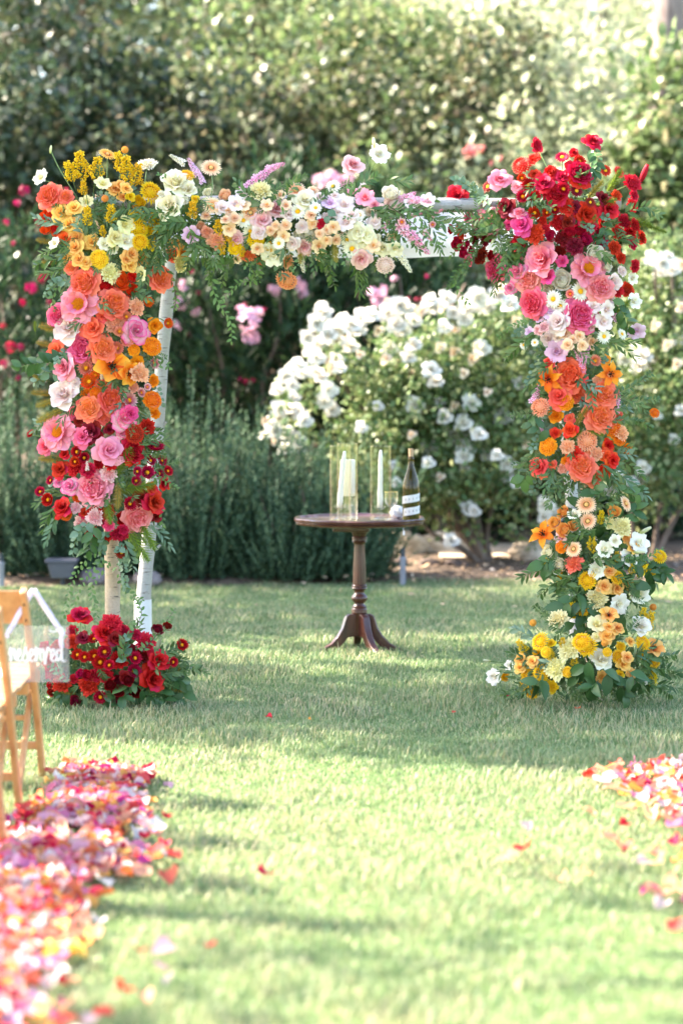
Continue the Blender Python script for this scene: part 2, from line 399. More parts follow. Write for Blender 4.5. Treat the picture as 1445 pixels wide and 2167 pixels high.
# ------------------------------------------------------------------ rosemary along the lawn's far edge
def rosemary(px, Y, w, h, label, n=230, seed=0, lean=0):
    c = at(px, 1240, Y); c.z = .02
    e = empty('rosemary_bush', c, label, 'bush', 'rosemary bushes behind the lawn')
    Bs, Ds, Ns, Ls = [], [], [], []
    for i in range(n):
        u, v = NR.uniform(-1, 1), NR.uniform(-1, 1)
        if u*u+v*v > 1: continue
        hh = h*(1-.42*(u*u+v*v))*NR.choice([NR.uniform(.25, .7), NR.uniform(.7, 1.1)])
        x0, y0 = u*w*.62, v*w*.45
        bowx, bowy = u*w*.42+NR.normal()*.05+lean*hh, v*w*.3+NR.normal()*.05
        m = int(30+66*hh)
        t = NR.uniform(.03, 1, m)
        P = np.stack([x0+bowx*t**1.4, y0+bowy*t**1.4, hh*t], 1)
        T = unit(np.array([bowx*1.2, bowy*1.2, hh]))
        az = NR.random(m)*2*np.pi
        perp = unit(np.cross(T, rdir(m)))
        D = unit(perp*.75+T*.8)
        Bs.append(P); Ds.append(D); Ns.append(unit(T[None]+rdir(m)*.3)); Ls.append(.05*(1.15-.5*t))
    B, D, N, L = map(np.concatenate, (Bs, Ds, Ns, Ls))
    n_ = len(B); S = np.cross(D, N); S = unit(S)
    co = np.empty((n_, 3, 3)); co[:, 0] = B+S*.0065; co[:, 1] = B-S*.0065; co[:, 2] = B+D*L[:, None]
    co2 = np.concatenate([co.reshape(-1, 3)])
    tr = np.arange(n_*3).reshape(-1, 3); sh = np.zeros((n_, 3, 3)); sh[:, :, 2] = np.repeat(NR.random(n_)[:, None], 3, 1)
    link('foliage', np_mesh('rosemary_foliage', co2, tr, M['rosemary'], sh.reshape(-1, 3), smooth=False), e)
    for k in range(5):
        a = k*1.3+seed
        limbs(e, 'stem', (math.cos(a)*.05, math.sin(a)*.04, 0), (math.cos(a)*w*.5, math.sin(a)*w*.35, h*.6), .014, .004, M['bark'], .03, 6, k+seed)
for a in [(10, 17.43, .62, 1.42, 'tall rosemary bush at the left edge beside a grey garden stake', 450, 1),
          (150, 17.33, .62, 1.12, 'rosemary bush behind the left birch posts and the spotlight', 390, 2),
          (285, 17.58, .6, 1.3, 'rosemary bush behind the gap between the left birch posts', 360, 9),
          (410, 17.23, .64, 1.38, 'tall spiky rosemary bush just right of the left birch posts', 480, 3),
          (520, 17.48, .6, 1.24, 'rosemary bush under the pale pink oleander flowers', 405, 4),
          (615, 17.18, .62, 1.08, 'low dark rosemary bush below the white rose spray', 420, 5),
          (715, 17.28, .6, 1.1, 'rosemary bush directly behind the table and its candles', 435, 6)]:
    rosemary(*a)

# ------------------------------------------------------------------ oleanders
def floret_mesh(name, mat, n=5):
    mb = MB()
    for k in range(n):
        a = 2*math.pi*k/n; d = Vector((math.cos(a), math.sin(a), .25)).normalized(); s = Vector((-math.sin(a), math.cos(a), 0))
        mb.add([Vector((0, 0, 0)), d*.45+s*.22, d*.45-s*.22, d*.95+s*.36+Vector((0, 0, .08)), d*.95-s*.24+Vector((0, 0, .08)), d*1.02],
               [(0, 2, 1), (1, 2, 4, 3), (3, 4, 5)], [(0, 0, .3), (.4, .5, .3), (.4, .5, .3), (.9, 1, .3), (.9, 1, .3), (1, 1, .3)])
    return mb
def cluster_mesh(name, mat, n=12, rad=1.0, fs=.42, seed=1):
    rg = random.Random(seed); mb = MB(); f = floret_mesh('', None)
    for i in range(n):
        z = rg.uniform(-.2, 1); a = rg.uniform(0, 6.28); q = Vector((math.cos(a)*math.sqrt(max(0, 1-z*z)), math.sin(a)*math.sqrt(max(0, 1-z*z)), z))*rad*rg.uniform(.6, 1)
        rot = (q.normalized()+Vector((rg.uniform(-.4, .4), rg.uniform(-.4, .4), rg.uniform(-.4, .4)))).to_track_quat('Z', 'Y').to_matrix()
        k = fs*rg.uniform(.8, 1.2); b = rg.random()
        mb.add([q+rot @ (Vector(v)*k) for v in f.v], f.f, [(c[0], c[1], b) for c in f.c])
    return mb.mesh(name, mat)
m_olp = petal_mat('oleander_pink', 'f2b6cf', 'f6cade', trans=.3); m_olm = petal_mat('oleander_magenta', '980a40', 'b01850', trans=.3)
m_olc = petal_mat('oleander_coral', 'e07078', 'e89890', trans=.3)
CL = {'p': [cluster_mesh('flower_cluster', m_olp, 16, seed=s, fs=.5) for s in (1, 2, 3)],
      'm': [cluster_mesh('flower_cluster', m_olm, 9, seed=s, fs=.78) for s in (4, 5)], 'c': [cluster_mesh('flower_cluster', m_olc, 11, seed=s, fs=.6) for s in (6, 7)]}
def oleander(px, py_top, Y, w, label, shoots=330, clusters=(), seed=0, low=.25):
    top = at(px, py_top, Y); c = Vector((top.x, Y, .1)); h = top.z-.1
    e = empty('oleander_bush', c, label, 'bush', 'oleander bushes behind the rosemary')
    n = shoots
    d = rdir(n); d[:, 1] = -np.abs(d[:, 1])*np.where(NR.random(n) < .75, 1, -1)
    rr = .55+.45*NR.random(n)**.6
    P = np.stack([d[:, 0]*rr*w, d[:, 1]*rr*w*.7, h*(low+(1-low)*(.5+.5*d[:, 2]*rr))-.12], 1)
    T = unit(np.stack([d[:, 0]*.45, d[:, 1]*.45, .75+.3*NR.random(n)], 1)+rdir(n)*.25)
    k = 13
    B = np.repeat(P, k, 0); TT = np.repeat(T, k, 0); m = n*k
    off = np.tile(np.linspace(-.18, .05, k), n)+NR.normal(size=m)*.02
    perp = unit(np.cross(TT, rdir(m)))
    tilt = np.clip(1.0-(off+.18)/.23*.75, .15, 1.1)
    D = unit(TT*np.cos(tilt)[:, None]+perp*np.sin(tilt)[:, None]); L = .13*(.75+.5*NR.random(m))
    co, tr, sh = leaf_arrays(B+TT*off[:, None], D, unit(TT+rdir(m)*.3), L, L*.19, .18)
    link('foliage', np_mesh('oleander_foliage', co, tr, M['oleander'], sh, smooth=False), e)
    for q in range(6):
        a = q*1.05+seed
        limbs(e, 'stem', (math.cos(a)*.12, math.sin(a)*.1, -.05), (math.cos(a)*w*.6, math.sin(a)*w*.4, h*.75), .03, .008, M['bark'], .06, 6, q+seed)
    for i, (x, y, r, kind) in enumerate(clusters):
        ms = CL[kind]; p = at(x, y, Y-w*.75-.05*R.random())-c; rw = r/FPX*Y*(.5 if kind == 'm' else .8 if kind == 'p' else .6)
        o = link('flower_cluster', ms[i % len(ms)], e)
        o.location = p; o.scale = (rw, rw, rw); o.rotation_euler = (math.radians(60+R.uniform(-25, 25)), R.uniform(-.5, .5), R.uniform(0, 6))
oleander(60, 395, 20.3, 1.15, 'dark oleander with scattered magenta flowers at the left edge', 300,
         [(52, 405, 18, 'm'), (38, 430, 12, 'm'), (120, 408, 16, 'm'), (80, 470, 10, 'm'), (14, 470, 10, 'm'), (66, 610, 20, 'm'), (92, 590, 16, 'm'), (48, 640, 12, 'm'), (22, 735, 18, 'm'), (10, 770, 14, 'm'), (45, 735, 12, 'm'), (30, 515, 9, 'm'), (105, 640, 10, 'm'), (140, 405, 12, 'm'), (8, 690, 10, 'm'), (40, 800, 10, 'm')], 1)
oleander(330, 420, 20.6, 1.1, 'dark oleander behind the left birch posts with lilac pink flowers', 290,
         [(385, 640, 18, 'p'), (392, 605, 14, 'p'), (372, 690, 13, 'p'), (420, 620, 8, 'm'), (402, 710, 9, 'm'), (408, 575, 7, 'm'), (415, 660, 11, 'p'), (365, 615, 10, 'm')], 2)
oleander(530, 400, 20.3, 1.05, 'dark oleander carrying one large pale pink flower head', 300,
         [(525, 675, 27, 'p'), (530, 715, 22, 'p'), (512, 660, 16, 'p'), (545, 665, 18, 'p'), (518, 645, 7, 'm'), (560, 655, 7, 'm'), (520, 808, 8, 'm'), (535, 805, 7, 'm'), (508, 803, 6, 'm')], 3)
oleander(650, 385, 20.7, 1.1, 'oleander with pink flowers under the middle of the garland', 300,
         [(588, 612, 15, 'p'), (632, 605, 19, 'p'), (640, 622, 14, 'p'), (575, 610, 10, 'p')], 4)
oleander(800, 400, 20.4, 1.0, 'oleander with pink and magenta flowers left of the white cloth', 290,
         [(788, 622, 17, 'p'), (805, 615, 15, 'p'), (795, 645, 11, 'p'), (815, 635, 13, 'p'), (865, 632, 7, 'm'), (880, 634, 7, 'm'), (890, 632, 6, 'm'), (902, 585, 8, 'm'), (835, 590, 8, 'p')], 5)
oleander(1000, 380, 21.0, 1.1, 'oleander with coral flowers showing above the birch beam', 260,
         [(1000, 318, 20, 'c'), (985, 325, 14, 'c'), (1020, 315, 12, 'c'), (1040, 345, 8, 'c'), (1060, 335, 9, 'c')], 6)
oleander(560, 290, 21.6, .75, 'pale sunlit oleander shoots rising above the garland', 150, [], 7, .5)
oleander(660, 285, 21.5, .8, 'tall bright oleander with pink flowers above the garland roses', 150,
         [(690, 378, 20, 'p'), (715, 385, 18, 'p'), (670, 385, 16, 'p'), (738, 380, 15, 'p'), (705, 370, 14, 'p')], 8, .5)
oleander(790, 320, 21.4, .65, 'sunlit oleander shoots behind the tall pale pink rose', 130, [], 9, .5)
oleander(1330, 520, 20.8, .9, 'oleander with magenta flowers beside the upper right roses', 200,
         [(1352, 520, 9, 'm'), (1345, 585, 10, 'm'), (1350, 552, 8, 'm'), (1335, 600, 7, 'm')], 10)

# ------------------------------------------------------------------ white rose bushes
ROSES = """683,660,19 670,686,18 709,696,18 741,689,19 767,673,18 786,667,16 676,728,17 712,721,18 657,741,15 670,757,16 667,789,15 680,796,14 712,760,14 741,734,16 755,700,17 725,680,17 695,710,17 650,715,14 618,783,17 631,773,15 605,799,15 618,815,13 586,825,13 640,790,12 623,841,12 696,825,16 686,851,15 702,867,15 593,867,17 612,867,16 634,873,16 589,886,16 583,912,15 609,918,17 628,931,16 605,951,15 631,951,15 560,922,12 572,895,13 645,890,14 718,780,13 764,905,12
822,663,18 845,647,17 861,650,16 838,686,18 874,680,15 851,699,15 909,637,16 919,650,15 945,631,15 987,650,18 1012,631,20 1025,644,19 1054,625,17 1071,634,18 1080,647,17 1000,640,17 941,692,14 958,663,13 983,676,14 790,670,14 825,738,14 845,728,13 874,731,15 864,757,14 916,738,15 1019,738,16 1012,763,16 912,783,17 909,802,16 935,799,17 922,809,15 877,834,17 877,857,16 890,845,14 974,834,14 996,854,17 909,883,15 941,883,15 1064,883,17 1083,880,16 980,896,17 1003,909,18 964,925,18 987,931,18 958,941,16 983,951,18 980,967,16 1012,920,15 909,948,16 822,915,12 1029,964,12 1051,964,12 1074,983,15 1077,1012,13 1093,1022,12 906,980,12 983,990,10 993,1077,16 1003,1083,12 954,1145,14 1155,1070,17 1174,1093,16 1151,1096,12 1100,812,14 838,1022,12 835,985,10 1150,660,15 1130,760,14 1110,700,13 1165,1110,11 800,860,10 850,880,10 930,850,10 1040,800,11 1060,760,12"""
ROSES2 = """1400,558,17 1380,548,15 1420,570,16 1360,755,17 1350,775,16 1372,770,15 1432,600,16 1440,720,14 1412,545,14 1360,990,13 1352,1015,12 1335,1020,12 1378,1012,12 1440,870,12 1300,1000,13 1438,640,15 1405,600,12 1390,880,9 1425,930,10 1290,1040,12 1425,560,14 1395,575,13 1345,740,13 1320,760,13"""
SPENT = """729,720,10 760,750,10 800,700,10 815,760,11 838,770,10 870,790,9 930,735,11 960,745,12 1000,760,12 1010,735,10 980,790,10 700,780,11 690,760,10 705,745,10 820,640,10 890,660,11 885,655,9 935,650,10 1060,610,12 1045,640,11 1090,680,11 1030,700,12 960,700,11 850,830,9 890,870,11 905,860,10 960,860,9 1030,830,9 800,930,9 870,920,9 1020,890,9 1110,940,9 930,1010,9 830,990,9 560,890,8 580,935,8 1440,650,11 1410,730,11 1430,770,11 1385,690,10 1440,560,12"""
def rose_bush(px, Y, blobs, label, positions, spent, stems, seed, depth):
    c = at(px, 1215, Y); c.z = .05
    e = empty('white_rose_bush', c, label, 'bush', 'white rose bushes beyond the lawn')
    bl = []
    for x, y, rx, ry, n in blobs:
        p = at(x, y, Y)-c; bl.append((p, (rx/FPX*Y, .55, ry/FPX*Y), n))
    leafy_crown('foliage', e, None, bl, M['roseleaf'], .05, .6, 70, .17, .3, .25)
    for i, pts in enumerate(stems):
        q = spline([at(x, y, Y+dy)-c for x, y, dy in pts], 4); m = len(q)
        MB().tube(q, [.032-.022*k/(m-1) for k in range(m)], 7, wob=.15).obj('stem', M['bark'], e)
    for txt, meshes, nm in ((positions, WR, 'rose'), (spent, WS, 'spent_rose')):
        for i, t in enumerate(txt.split()):
            x, y, r = map(float, t.split(','))
            if nm == 'rose' and 800 < x < 1150 and 695 < y < 960 and i % 5 in (1, 3): continue
            d = Y-depth*R.uniform(.35, 1.45)
            o = link(nm, meshes[i % len(meshes)], e)
            rw = r/FPX*d*1.42
            o.location = at(x, y, d)-c; o.scale = (rw, rw, rw)
            dr = Vector((R.uniform(-.7, .5), -1+R.uniform(-.2, .4), R.uniform(-.1, .8)))
            o.rotation_mode = 'QUATERNION'; o.rotation_quaternion = dr.to_track_quat('Z', 'Y')

# ------------------------------------------------------------------ flowers (unit radius, facing +Z)
def cyl_petal(rg, rb, z0, L, a0, a1, hw, az, ruffle=.03, spiral=.04, nu=4, nv=4, layer=.5, point=0.0, notch=.0, hmax=1.5):
    """petal wrapped round the flower's axis"""
    vs_, c = [], []; r, z = rb, z0; b = rg.random(); ph = rg.uniform(0, 6)
    prof = []
    for i in range(nu+1):
        u = i/nu; prof.append((u, r, z)); a = math.radians(a0+(a1-a0)*(u+.5/nu)); r += math.cos(a)*L/nu; z += math.sin(a)*L/nu
    for u, r, z in prof:
        if point: wp = math.sin(math.pi*min(1, .14+.86*u*(1-.0*u)))**.8 if u < 1 else .06
        else: wp = (.45+.55*min(1, u*1.7))*(1-.42*max(0, (u-.6)/.4)**2)
        w = hw*wp; ang = min(hmax, w/max(abs(r), .1))
        for j in range(nv+1):
            v = -1+2*j/nv
            rr = r+spiral*v+ruffle*math.sin(v*5+ph)*u*u-.05*v*v*u*L
            zz = z-.16*L*v*v*u*u+ruffle*math.cos(v*6+ph*2)*u*u-notch*u*u*max(0, .5-abs(v))*L
            an = az+v*ang
            vs_.append((rr*math.cos(an), rr*math.sin(an), zz)); c.append((u, layer, b))
    f = [(i*(nv+1)+j, i*(nv+1)+j+1, (i+1)*(nv+1)+j+1, (i+1)*(nv+1)+j) for i in range(nu) for j in range(nv)]
    return vs_, f, c
def flat_petal(rg, rb, z0, L, a0, a1, hw, az, ruffle=.04, cup=.25, nu=4, nv=4, layer=.5, point=0, notch=.0):
    vs_, c = [], []; r, z = rb, z0; b = rg.random(); ph = rg.uniform(0, 6); ca, sa = math.cos(az), math.sin(az)
    for i in range(nu+1):
        u = i/nu
        if point: wp = max(.05, math.sin(math.pi*(.12+.86*u)))**.85
        else: wp = (.32+.68*min(1, u*1.5)**.8)*(1-.5*max(0, (u-.62)/.38)**2)
        for j in range(nv+1):
            v = -1+2*j/nv
            y = v*hw*wp; x = r-.14*L*v*v*u*u-notch*L*u*u*max(0, .6-abs(v))
            zz = z+cup*v*v*hw*wp+ruffle*math.sin(v*5.5+ph)*u*u
            vs_.append((x*ca-y*sa, x*sa+y*ca, zz)); c.append((u, layer, b))
        a = math.radians(a0+(a1-a0)*(u+.5/nu)); r += math.cos(a)*L/nu; z += math.sin(a)*L/nu
    f = [(i*(nv+1)+j, i*(nv+1)+j+1, (i+1)*(nv+1)+j+1, (i+1)*(nv+1)+j) for i in range(nu) for j in range(nv)]
    return vs_, f, c
lp = lambda a, b, t: a+(b-a)*t
def fl_rose(rg, n=22):
    mb = MB(); outer = []
    mb.lathe([(.02, .5), (.07, .46), (.1, .3), (.12, 0)], 8)
    mb.lathe([(.02, .12), (.25, .1), (.4, -.1), (.2, -.3)], 10)
    for k in range(n):
        t = k/(n-1); az = k*2.4+rg.uniform(-.2, .2)
        p = cyl_petal(rg, lp(.03, .2, t), lp(.12, -.32, t), lp(.42, .9, t)*rg.uniform(.93, 1.07), lp(98, 52, t), lp(74, -16, t**1.3), lp(.26, .62, t), az, lp(.01, .035, t), .045, layer=t)
        if k >= n-5: outer.append(p)
        else: mb.add(*p)
    return mb, outer
def fl_garden(rg, n=40):
    mb = MB(); outer = []
    mb.lathe([(.02, .25), (.3, .2), (.55, .0), (.3, -.3)], 12)
    for k in range(n):
        t = k/(n-1); q = rg.uniform(-.04, .04); az = k*2.399+rg.uniform(-.3, .3)
        mb.add(*cyl_petal(rg, .03+.5*t**.75+q, .1-.16*t*t, .36*rg.uniform(.8, 1.15), 88, lp(70, 28, t), lp(.16, .3, t), az, .035, .05*rg.choice((-1, 1)), nu=3, nv=4, layer=t*.7, notch=.12))
    for k in range(6):
        mb.add(*cyl_petal(rg, .3, -.28, .72*rg.uniform(.92, 1.05), 45, 28, .5, k*1.047+.2, .03, .05, layer=.85))
    for k in range(6):
        outer.append(cyl_petal(rg, .3, -.34, .8*rg.uniform(.92, 1.05), 34, -8, .55, k*1.047+.7, .04, .05, layer=1))
    return mb, outer
def fl_ranunculus(rg, n=34):
    mb = MB(); mb.lathe([(.02, .16), (.3, .12), (.5, -.05), (.4, -.3)], 12)
    for k in range(n):
        t = k/(n-1)
        mb.add(*cyl_petal(rg, .06+.5*t, lp(.1, -.45, t), lp(.3, .72, t), lp(96, 30, t), lp(120, 78, t), lp(.16, .5, t), k*2.4, .012, .03, nu=4, nv=3, layer=t))
    return mb, []
def fl_pom(rg, n=70, L=.34, hw=.13, ruffle=.04, point=0, dome=.75, notch=.1, up=18, nu=2):
    mb = MB()
    for k in range(n):
        t = (k+.5)/n; th = t**.55*math.pi*.56; az = k*2.39996
        d = Vector((math.sin(th)*math.cos(az), math.sin(th)*math.sin(az), math.cos(th)*dome))
        vs_, f, c = flat_petal(rg, 0, 0, L*rg.uniform(.85, 1.15)*(.65+.45*t), up, -25, hw*(.65+.5*t), 0, ruffle, .35, nu=nu, nv=2, layer=t, point=point, notch=notch)
        q = Matrix.Rotation(az, 3, 'Z') @ Matrix.Rotation(-(math.pi/2-th)*.55, 3, 'Y')
        mb.add([d*.66+q @ Vector(v) for v in vs_], f, c)
    mb.lathe([(.02, .62*dome), (.3, .55*dome), (.52, .3*dome), (.6, .0), (.5, -.2)], 14)
    return mb, []
def fl_carnation(rg):
    mb = MB(); mb.lathe([(.02, .2), (.3, .15), (.5, -.1), (.2, -.3)], 12)
    for k in range(42):
        t = (k+.5)/42; az = k*2.4
        mb.add(*cyl_petal(rg, .05+.42*t, -.1-.1*t*t, .5*rg.uniform(.85, 1.15)*(.8+.3*t), lp(90, 35, t), lp(70, 0, t), lp(.2, .34, t), az, .085, .04*rg.choice((-1, 1)), nu=3, nv=6, layer=t, notch=.2))
    return mb, []
def fl_rays(rg, rings, disc):
    mb = MB()
    for n, rb, L, hw, a0, a1, lay, pt in rings:
        for k in range(n):
            mb.add(*flat_petal(rg, rb, .02*lay, L*rg.uniform(.92, 1.06), a0+rg.uniform(-6, 6), a1, hw, 2*math.pi*(k+rg.uniform(-.15, .15)+.5*(lay*10 % 2))/n, .015, .2, nu=3, nv=2, layer=lay, point=pt))
    ce = MB()
    ce.lathe([(.001, .17), (disc*.5, .16), (disc*.85, .11), (disc, .02), (disc*.9, -.03)], 12)
    for k in range(46):
        rr = disc*math.sqrt((k+.5)/46); a = k*2.4
        ce.box((rr*math.cos(a), rr*math.sin(a), .15-.1*(rr/disc)**2), (disc*.13, disc*.13, .06))
    return mb, [], ce
def fl_peony(rg, n1=9, n2=8, centre=True):
    outer = []
    for k in range(n1): outer.append(flat_petal(rg, .12, -.15, .95*rg.uniform(.88, 1.06), 28, -6, .44, 2*math.pi*k/n1+rg.uniform(-.15, .15), .07, .3, nu=5, nv=6, layer=1, notch=.12))
    for k in range(n2): outer.append(flat_petal(rg, .1, -.05, .72*rg.uniform(.85, 1.1), 62, 28, .4, 2*math.pi*k/n2+.3+rg.uniform(-.2, .2), .07, .35, nu=5, nv=6, layer=.45, notch=.14))
    ce = MB()
    for k in range(90):
        rr = .26*math.sqrt((k+.5)/90); a = k*2.4; h = .26+.08*rg.random()
        d = Vector((math.cos(a)*rr*1.35, math.sin(a)*rr*1.35, h-rr*.35))
        ce.tube([(math.cos(a)*rr*.5, math.sin(a)*rr*.5, -.05), d], [.012, .03], 4)
    return MB(), outer, ce
def fl_double(rg):
    mb = MB(); outer = []
    mb.lathe([(.02, .3), (.12, .2), (.2, -.1), (.1, -.2)], 8)
    for k in range(9): mb.add(*cyl_petal(rg, .04+.02*k, .05, .5, 92-2*k, 60, .28, k*2.4, .04, .04, layer=.2+.04*k))
    for k in range(11):
        t = k/10; outer.append(flat_petal(rg, .1, -.2, lp(.66, .95, t)*rg.uniform(.92, 1.08), lp(64, 34, t), lp(30, -20, t), lp(.36, .46, t), k*2.4, .05, .35, layer=lp(.5, 1, t)))
    return mb, outer
def fl_tulip(rg, n=6, L=1.1, hw=.42, a0=55, a1=-12, point=0):
    outer = []
    for k in range(n): outer.append(flat_petal(rg, .06, -.2-.04*(k % 2), L*rg.uniform(.93, 1.05), a0+rg.uniform(-8, 8), a1, hw, 2*math.pi*k/n+rg.uniform(-.1, .1), .03, .4, nu=5, nv=4, layer=.4+.6*(k % 2), point=point))
    ce = MB(); ce.tube([(0, 0, -.15), (0, 0, .2)], [.05, .07], 6)
    for k in range(6):
        a = k*1.047; ce.tube([(0, 0, -.1), (math.cos(a)*.12, math.sin(a)*.12, .12), (math.cos(a)*.2, math.sin(a)*.2, .2)], [.015, .02, .045], 5)
    return MB(), outer, ce
def fl_lisi(rg):
    mb = MB(); outer = []
    mb.lathe([(.02, .12), (.12, .08), (.24, -.12), (.15, -.25)], 8)
    for k in range(5): mb.add(*cyl_petal(rg, .08, -.1, .55, 80, 55, .34, k*1.257, .04, .05, layer=.2))
    for k in range(6): outer.append(cyl_petal(rg, .1, -.25, 1.02*rg.uniform(.93, 1.05), 62, 2, .56, k*1.047+.3, .05, .05, layer=1))
    return mb, outer
def fl_billy(rg):
    mb = MB(); mb.lathe([(.01, -.85), (.5, -.7), (.8, -.3), (.85, .1), (.65, .55), (.3, .8), (.01, .88)], 14)
    for k in range(170):
        z = 1-2*(k+.5)/170; a = k*2.4; q = Vector((math.sqrt(1-z*z)*math.cos(a), math.sqrt(1-z*z)*math.sin(a), z))
        mb.box(q*.9, (.11, .11, .2), q.to_track_quat('Z', 'Y').to_matrix())
    return mb, []
def fl_bud(rg):
    mb = MB()
    for k in range(7): mb.add(*cyl_petal(rg, .12, -.9, 1.9, 70, 108, .42, k*2.4, .02, .06, layer=k/6))
    return mb, []
def fl_solidago(rg):
    mb = MB(); st = MB()
    for i in range(17):
        t = i/16; y = -.6+1.5*t; side = (-1)**i; ln = (.75-.5*t)*rg.uniform(.7, 1.1); az = rg.uniform(-1, 1)
        p0 = Vector((0, y-.25, 0)); p1 = p0+Vector((side*ln*math.cos(az)*.75, ln*.75, ln*math.sin(az)))
        st.tube([p0, p0.lerp(p1, .5)+Vector((0, .04, 0)), p1], .012, 4, caps=False)
        for k in range(15):
            q = p0.lerp(p1, .25+.75*k/14)+Vector((rg.uniform(-1, 1), rg.uniform(-.6, 1), rg.uniform(-1, 1)))*.1
            s = rg.uniform(.04, .075)
            mb.add([q+Vector(v)*s for v in ((1, 0, 0), (-1, 0, 0), (0, 1, 0), (0, -1, 0), (0, 0, 1), (0, 0, -1))],
                   [(0, 2, 4), (2, 1, 4), (1, 3, 4), (3, 0, 4), (2, 0, 5), (1, 2, 5), (3, 1, 5), (0, 3, 5)], (.5, rg.random(), rg.random()))
    st.tube([(0, -1.5, 0), (0, -.5, .03), (0, .9, 0)], .022, 5)
    return mb, [], None, st
def fl_stock(rg):
    mb = MB(); st = MB(); f = floret_mesh('', None)
    for i in range(26):
        t = i/25; y = -.85+1.75*t; a = i*2.4; rad = .26*(1-.7*t)
        q = Vector((math.cos(a)*rad, y, math.sin(a)*rad+.04))
        rot = Vector((math.cos(a), .3, math.sin(a)+.5)).to_track_quat('Z', 'Y').to_matrix(); k = (.24-.13*t)*rg.uniform(.8, 1.2)
        mb.add([q+rot @ (Vector(v)*k) for v in f.v], f.f, [(c[0], 1-t, rg.random()) for c in f.c])
    st.tube([(0, -1.3, 0), (0, 0, .02), (0, .95, 0)], .025, 5)
    return mb, [], None, st
def fl_plume(rg):
    mb = MB(); st = MB()
    for i in range(150):
        t = i/149; y = -.9+1.7*t; a = i*2.4; ln = .52*math.sin(math.pi*(.15+.8*t))**.7*rg.uniform(.7, 1.2)
        d = Vector((math.cos(a), .75, math.sin(a))).normalized(); p = Vector((0, y, 0)); s = d.orthogonal().normalized()*.032
        mb.add([p-s, p+s, p+d*ln], [(0, 1, 2)], [(0, t, rg.random())]*3)
    st.tube([(0, -1.4, 0), (0, 0, .02), (0, .85, 0)], .03, 5)
    return mb, [], None, st
GERB = [(26, .3, .68, .09, 8, -12, 1, 0), (24, .3, .5, .08, 22, 0, .5, 0), (22, .24, .2, .04, 50, 20, .2, 0)]
FT = {'rose': (fl_rose, 3), 'garden': (fl_garden, 3), 'ran': (fl_ranunculus, 2), 'carn': (fl_carnation, 3),
      'marigold': (lambda r: fl_pom(r, 96, .36, .15, .06, 0, .8, .15), 2), 'dahlia': (lambda r: fl_pom(r, 90, .38, .12, .01, 1, .8, 0, 30), 2),
      'mum': (lambda r: fl_pom(r, 74, .62, .1, .02, 1, .5, 0, 24, 3), 2),
      'gerbera': (lambda r: fl_rays(r, GERB, .2), 2),
      'straw': (lambda r: fl_rays(r, [(18, .3, .7, .14, 22, 30, 1, 1), (17, .3, .55, .13, 45, 55, .6, 1), (16, .24, .38, .1, 55, 72, .3, 1), (14, .18, .28, .08, 65, 80, .1, 1)], .25), 2),
      'daisy': (lambda r: fl_rays(r, [(20, .18, .84, .12, 10, -8, 1, 1), (18, .16, .66, .11, 26, 8, .6, 1)], .24), 2),
      'peony': (fl_peony, 2), 'double': (fl_double, 2), 'tulip': (fl_tulip, 2), 'lily': (lambda r: fl_tulip(r, 6, 1.15, .26, 50, -45, 1), 2),
      'lisi': (fl_lisi, 3), 'billy': (fl_billy, 1), 'bud': (fl_bud, 1), 'solidago': (fl_solidago, 3), 'stock': (fl_stock, 2), 'plume': (fl_plume, 2)}
FNAME = {'rose': 'rose', 'garden': 'garden_rose', 'ran': 'ranunculus', 'carn': 'carnation', 'marigold': 'marigold', 'dahlia': 'dahlia', 'mum': 'chrysanthemum',
         'gerbera': 'gerbera', 'straw': 'strawflower', 'daisy': 'daisy', 'peony': 'peony', 'double': 'double_tulip', 'tulip': 'tulip', 'lily': 'lily', 'lisi': 'lisianthus',
         'billy': 'billy_button', 'bud': 'flower_bud', 'solidago': 'goldenrod', 'stock': 'stock_flower', 'plume': 'celosia_plume'}
SPIKE = ('solidago', 'stock', 'plume')
